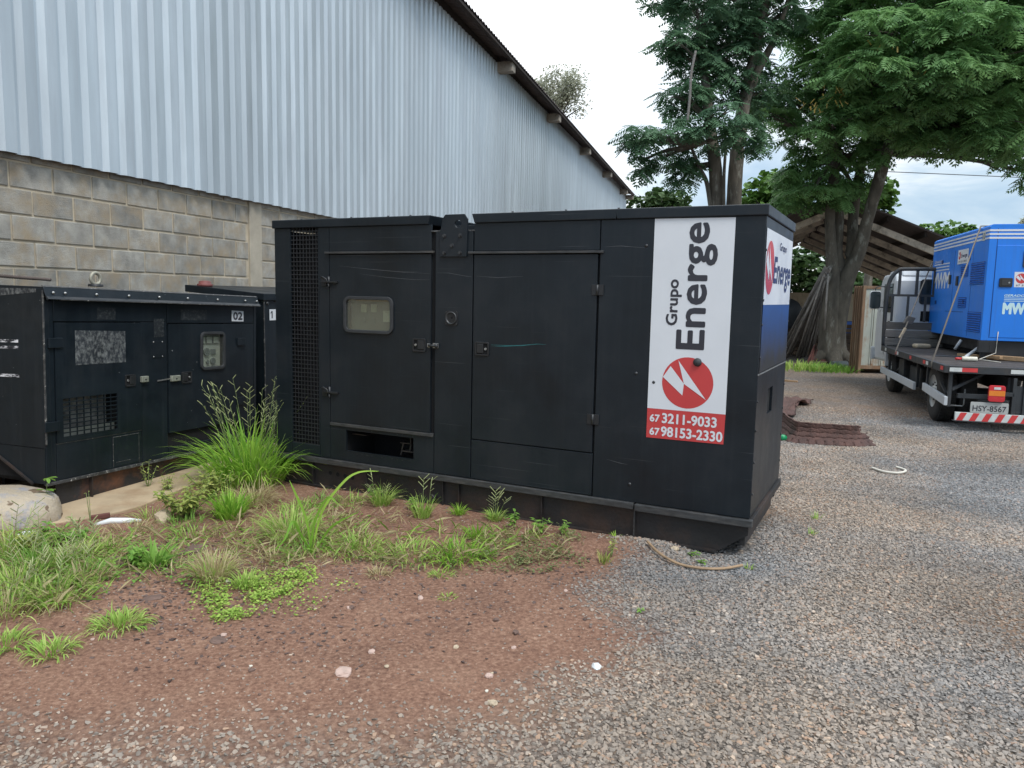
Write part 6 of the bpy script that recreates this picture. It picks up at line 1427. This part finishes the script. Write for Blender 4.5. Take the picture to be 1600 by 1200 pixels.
tuft(560, 862, .24, .15, 130, 'grassmid', 'wide low grass patch in front of the generator middle', .006, 16, 1.1, base=.4)
tuft(645, 872, .22, .15, 110, 'grassmid', 'wide low grass patch right of the loose clump', .007, 17, 1.1, base=.4)
tuft(710, 872, .18, .17, 130, 'grass', 'greener patch of grass blades before the skid ribs', .008, 18, 1.0, base=.4)
tuft(745, 845, .10, .14, 50, 'grass', 'few broad blades leaning right before the skid', .009, 19, .8)
tuft(590, 900, .10, .08, 80, 'grassdry', 'small dry tuft at the edge of the red dirt', .005, 20, 1.1)
tuft(700, 932, .09, .035, 60, 'grassmid', 'tiny flat tuft alone on the red dirt', .004, 21, 1.3)
tuft(690, 898, .12, .06, 60, 'grassmid', 'thin grass patch bordering the red dirt', .005, 22, 1.1)
tuft(945, 880, .06, .09, 22, 'weedyellow', 'yellow green sprig standing in the gravel before the skid', .007, 23, .4)
tuft(1170, 884, .05, .05, 16, 'grassmid', 'tiny tuft at the right end of the tan hose', .006, 24, .7)
tuft(1268, 838, .05, .06, 12, 'grassmid', 'tiny sprig in the gravel right of the generator corner', .006, 25, .5)
tuft(1275, 812, .06, .08, 14, 'grassmid', 'upper tiny sprig in the gravel right of the generator corner', .006, 26, .5)
tuft(960, 845, .05, .05, 12, 'grass', 'tiny tuft on the gravel heap against the skid', .006, 27, .6)
WEEDY = ['rank grass clump just right of the bottom of the blue smeared lump', 'greener clump below the bushy weed at the left', 'clump under the slab edge at the right of the weedy corner', 'clump in the middle of the weedy left corner', 'lowest clump of the weedy corner, next to bare dirt', 'thin clump at the right rim of the weedy corner', 'clump cut by the left frame edge above the half dry tuft', 'short clump beside the brown tilted slab piece']
SHORT = ['short grass strip at the slab edge behind the broad leaved tuft', 'short straw grass left of the tan stone', 'short leafy grass in front of the tan stone', 'short grass at the right foot of the straw grass', 'short straw grass behind the broad arching blades', 'short leafy grass under the vent grille of the large generator', 'short grass below the air opening of the large generator', 'short straw grass above the creeping green weeds', 'short leafy grass left of the broad arching blades', 'short grass between the dark slab piece and the bright tuft']
for i, (px, py, n, h) in enumerate(((20, 880, 150, .26), (60, 900, 160, .24), (110, 890, 130, .20), (30, 930, 150, .20), (85, 940, 130, .16), (130, 915, 80, .16), (10, 960, 90, .16), (150, 870, 70, .14))):
    tuft(px, py, .20, h, n, ('grassmid', 'weed', 'grassmid', 'grassmid')[i % 4], WEEDY[i], .007, 40 + i, .9, group='weedy grass clumps at the left edge', extra=(70, .2, h, 'grassdry', .004), base=.35, stalks=4, stalk_h=h * 1.5)
for i, (px, py) in enumerate(((240, 815), (205, 835), (290, 825), (470, 800), (520, 820), (500, 790), (545, 790), (430, 880), (480, 870), (300, 845))):
    tuft(px, py, .14, .13, 70, ('grassmid', 'grassdry', 'weed')[i % 3], SHORT[i], .005, 60 + i, 1.0, group='short grass between the clumps', base=.45)
# two big arching blades
def bigblade(pts, wd, par, name='broad_blade', mat='grass'):
    p = curve_pts([Vector(q) for q in pts], 24); n = len(p); V, F = [], []
    for i, c in enumerate(p):
        d = (p[min(i + 1, n - 1)] - p[max(i - 1, 0)]).normalized(); s = d.cross(Vector((.2, -1, .35))).normalized() * wd * .5 * math.sin(math.pi * (.12 + .88 * i / (n - 1))) ** .7
        V += [c + s, c + Vector((0, .0, -.004)), c - s]
        if i: F += [((i - 1) * 3, i * 3, i * 3 + 1, (i - 1) * 3 + 1), ((i - 1) * 3 + 1, i * 3 + 1, i * 3 + 2, (i - 1) * 3 + 2)]
    return npmesh(name, np.array([v[:] for v in V]), np.array(F), mat, par, np.full(len(V), random.random()), True)
gB = gnd(488, 868); ab = thing('broad_grass', 'young plant of long broad arching grass blades before the generator', 'grass', gB)
def rel(px, py, Y): return at(px, py, Y) - gB
y_ = gB.y
bigblade([rel(488, 862, y_), rel(503, 800, y_ + .02), rel(535, 755, y_ + .05), rel(560, 738, y_ + .08), rel(592, 736, y_ + .1)], .015, ab)
bigblade([rel(485, 862, y_), rel(492, 815, y_ - .02), rel(512, 778, y_ - .04), rel(530, 790, y_ - .08)], .015, ab); bigblade([rel(487, 864, y_), rel(478, 810, y_), rel(462, 772, y_), rel(452, 750, y_)], .015, ab)
bigblade([rel(487, 864, y_), rel(470, 835, y_ - .08), rel(458, 815, y_ - .12), rel(445, 842, y_ - .18), rel(430, 858, y_ - .2)], .016, ab); bigblade([rel(489, 866, y_), rel(512, 830, y_ - .05), rel(530, 815, y_ - .08), rel(560, 800, y_ - .1)], .014, ab)
# leafy weeds
def weed(px, py, h, nl, ls, mat, label, seed=0, spread=.25, stems=1, group=None, name='weed', whorl=False):
    g = gnd(px, py); g.z = gz(g.x, g.y); r = random.Random(seed); t = thing(name, label, 'weed', g, group=group); b = MB(); P, A, Pi, S = [], [], [], []
    for s in range(stems):
        a = r.uniform(0, 6.28); le = r.uniform(.1, 1) * spread; hh = h * r.uniform(.65, 1)
        c = [Vector((math.cos(a) * le * h * k_, math.sin(a) * le * h * k_, hh * k_)) for k_ in np.linspace(0, 1, 5)]
        b.tube(c, .002, 4, rads=[.0035, .003, .0025, .002, .0015])
        for i in range(nl):
            f = .25 + .75 * (i + 1) / nl if not whorl else (.45, .45, .7, .7, .7, 1, 1, 1, 1)[i % 9]
            p = c[0].lerp(c[4], f) + Vector((r.uniform(-1, 1), r.uniform(-1, 1), 0)) * .004; P.append(p[:]); A.append(i * 2.4 + r.uniform(-.3, .3) + a); Pi.append(r.uniform(-.3, .5)); S.append(ls * r.uniform(.7, 1.15))
    LT = (np.array([(0, 0, 0), (.35, -.2, .05), (.75, -.14, .0), (1, 0, -.1), (.75, .14, .0), (.35, .2, .05), (.5, 0, -.02)]), np.array([(0, 1, 6, 5), (1, 2, 4, 6), (6, 4, 5, 5), (2, 3, 4, 4)]))
    LT = (np.array([(0, 0, 0), (.3, -.2, .04), (.7, -.17, .02), (1, 0, -.08), (.7, .17, .02), (.3, .2, .04)]), np.array([(0, 1, 2, 3), (0, 3, 4, 5)]))
    n = len(P); V, F = place(LT[0], LT[1], np.array(P), np.array(A), np.array(Pi), np.zeros(n), np.array(S)); rn = np.repeat(np.random.default_rng(seed).random(n), 6)
    b.build('stem', 'stem', t); npmesh('leaves', V, F, mat, t, rn); return t
weed(68, 812, .30, 9, .085, 'weed', 'tall weed with whorled leaves before the corner of the 02 generator', 1, .15, 1, whorl=True)
weed(78, 860, .16, 10, .05, 'weed', 'bushy bright weed below the tall whorled weed', 2, .9, 14)
weed(125, 858, .12, 9, .045, 'weed', 'bushy green weed at the slab edge near the wood chunk', 3, 1.0, 14)
weed(45, 875, .16, 9, .05, 'weedyellow', 'yellow green weed bush at the left edge', 4, .9, 12)
weed(292, 812, .22, 12, .055, 'weedyellow', 'yellow green weed bush beside the tan stone', 5, 1.0, 30)
weed(330, 780, .22, 10, .05, 'weedyellow', 'yellow green weed bush under the big grass clump', 6, 1.0, 26)
weed(262, 770, .16, 8, .035, 'weedyellow', 'thin leafed little weed on the slab', 7, .7, 8)
weed(232, 765, .24, 8, .03, 'weedyellow', 'wiry weed standing on the slab before the 02 generator', 8, .5, 5)
weed(143, 830, .34, 4, .02, 'weedyellow', 'single thin seed stalk rising before the 02 generator base', 9, .2, 2)
weed(215, 885, .12, 9, .045, 'weed', 'leafy green weed left of the broad leaved tuft', 10, 1.0, 10)
weed(584, 785, .12, 8, .045, 'weed', 'small fresh weed at the skid below the air opening', 11, .5, 4)
weed(648, 800, .10, 8, .045, 'weed', 'small fresh weed beside the narrow tuft at the skid', 12, .6, 4)
weed(804, 830, .14, 9, .05, 'weed', 'upright fresh weed against the skid right of the small tuft', 13, .4, 4)
weed(846, 835, .11, 9, .045, 'weed', 'bushy fresh weed against the skid near the gravel', 14, .8, 6)
weed(880, 838, .09, 7, .04, 'weed', 'smallest fresh weed where the gravel meets the skid', 15, .7, 4)
weed(1083, 866, .045, 6, .035, 'weed', 'tiny fresh weed by the tan hose at the skid end', 16, .6, 2)
weed(1098, 876, .03, 6, .035, 'weed', 'tiny flat weed touching the tan hose', 17, .9, 2)
weed(955, 874, .13, 9, .03, 'weedyellow', 'upright sprig of small leaves in the gravel before the skid', 18, .35, 3)
weed(1000, 958, .02, 6, .025, 'weed', 'tiny green seedling alone in the gravel', 19, .8, 2)
# creeping ground cover
def creepers(name, blobs_, n, size, mat, seed, zr=.03):
    r = np.random.default_rng(seed); P = []
    for px, py, rx, ry, share in blobs_:
        k = int(n * share); a = r.uniform(0, 6.28, k); q = np.sqrt(r.random(k)) * (1 + .25 * np.sin(a * 3 + px)) ; 
        for i in range(k):
            g = gnd(px + math.cos(a[i]) * q[i] * rx, py + math.sin(a[i]) * q[i] * ry); 
            if mnoise.noise(Vector((g.x * 6, g.y * 6, seed))) < r.uniform(-.45, .12): continue
            P.append((g.x, g.y, gz(g.x, g.y) + r.random() * zr + .003))
    P = np.array(P); m_ = len(P); T = (np.array([(0, 0, 0), (.5, -.38, .08), (1, 0, 0), (.5, .38, .08)]), np.array([(0, 1, 2, 3)]))
    V, F = place(T[0], T[1], P, r.uniform(0, 6.28, m_), r.uniform(-.5, .4, m_), r.normal(0, .3, m_), size * r.uniform(.6, 1.3, m_))
    return npmesh(name, V, F, mat, None, np.repeat(r.random(m_), 4), kind='stuff')
creepers('creeping_weeds', [(380, 932, 62, 26, .45), (430, 915, 48, 18, .25), (360, 960, 40, 12, .12), (470, 900, 30, 10, .1), (330, 935, 30, 14, .06), (480, 925, 70, 24, .07), (390, 935, 95, 38, .10)], 3700, .016, 'creep', 1)
creepers('olive_ground_weeds', [(800, 868, 75, 24, .4), (850, 880, 60, 16, .25), (720, 880, 50, 14, .12), (880, 850, 30, 20, .12), (620, 880, 60, 14, .11)], 2900, .018, 'creepolive', 2, .035)
creepers('low_ground_weeds', [(70, 900, 100, 60, .35), (180, 880, 70, 40, .15), (250, 860, 60, 30, .12), (300, 900, 40, 30, .08), (480, 830, 80, 40, .2), (420, 860, 60, 40, .1)], 3400, .020, 'weed', 3, .06)
def thatch(name, blobs_, n, L_, mat, seed, wf=1.0):
    r = np.random.default_rng(seed); P = []
    for px, py, rx, ry, share in blobs_:
        for i in range(int(n * share)):
            a = r.uniform(0, 6.28); q = math.sqrt(r.random()); g = gnd(px + math.cos(a) * q * rx, py + math.sin(a) * q * ry)
            if mnoise.noise(Vector((g.x * 3.2, g.y * 3.2, seed))) < r.uniform(-.25, .15): continue
            P.append((g.x, g.y, gz(g.x, g.y) + r.random() * .03))
    P = np.array(P); m_ = len(P); T = (np.array([(0, -.013 * wf, 0), (.55, -.014 * wf, .12), (1, 0, .05), (.55, .014 * wf, .12), (0, .013 * wf, 0)]), np.array([(0, 1, 2, 3), (0, 2, 3, 4)]))
    V, F = place(T[0], T[1], P, r.uniform(0, 6.28, m_), r.uniform(-.9, .15, m_), r.normal(0, .5, m_), L_ * r.uniform(.5, 1.3, m_))
    return npmesh(name, V, F, mat, None, np.repeat(r.random(m_), 5), kind='stuff')
thatch('dry_grass_cover', [(80, 910, 110, 65, .22), (230, 880, 110, 45, .16), (450, 850, 130, 50, .26), (620, 845, 110, 40, .16), (790, 862, 100, 26, .14), (560, 790, 70, 24, .06)], 2900, .09, 'grassdry', 4)
thatch('dead_stems', [(90, 900, 120, 70, .3), (250, 870, 110, 50, .15), (450, 845, 120, 50, .3), (640, 850, 110, 36, .15), (780, 860, 90, 24, .1)], 420, .15, 'grassdry', 8, .2)
thatch('green_grass_cover', [(80, 900, 110, 60, .3), (230, 870, 110, 45, .12), (450, 840, 130, 50, .22), (620, 850, 110, 36, .18), (790, 862, 100, 24, .18)], 1500, .10, 'grassmid', 5)
# grass strip far by the pipes
r = np.random.default_rng(9); V, F, rn = blades(220, 1.0, .26, .03, 9, .6, base=.5); V[:, 0] *= .95; V[:, 1] *= .6
g = gnd(1248, 578); o = npmesh('far_grass', V, F, 'grassmid', None, rn, kind='stuff'); o.location = (g.x, g.y, 0)
V, F, rn = blades(300, .6, .2, .03, 10, .6, base=.5); o = npmesh('far_grass', V, F, 'weed', None, rn, kind='stuff'); g = gnd(1300, 580); o.location = (g.x, g.y, 0)
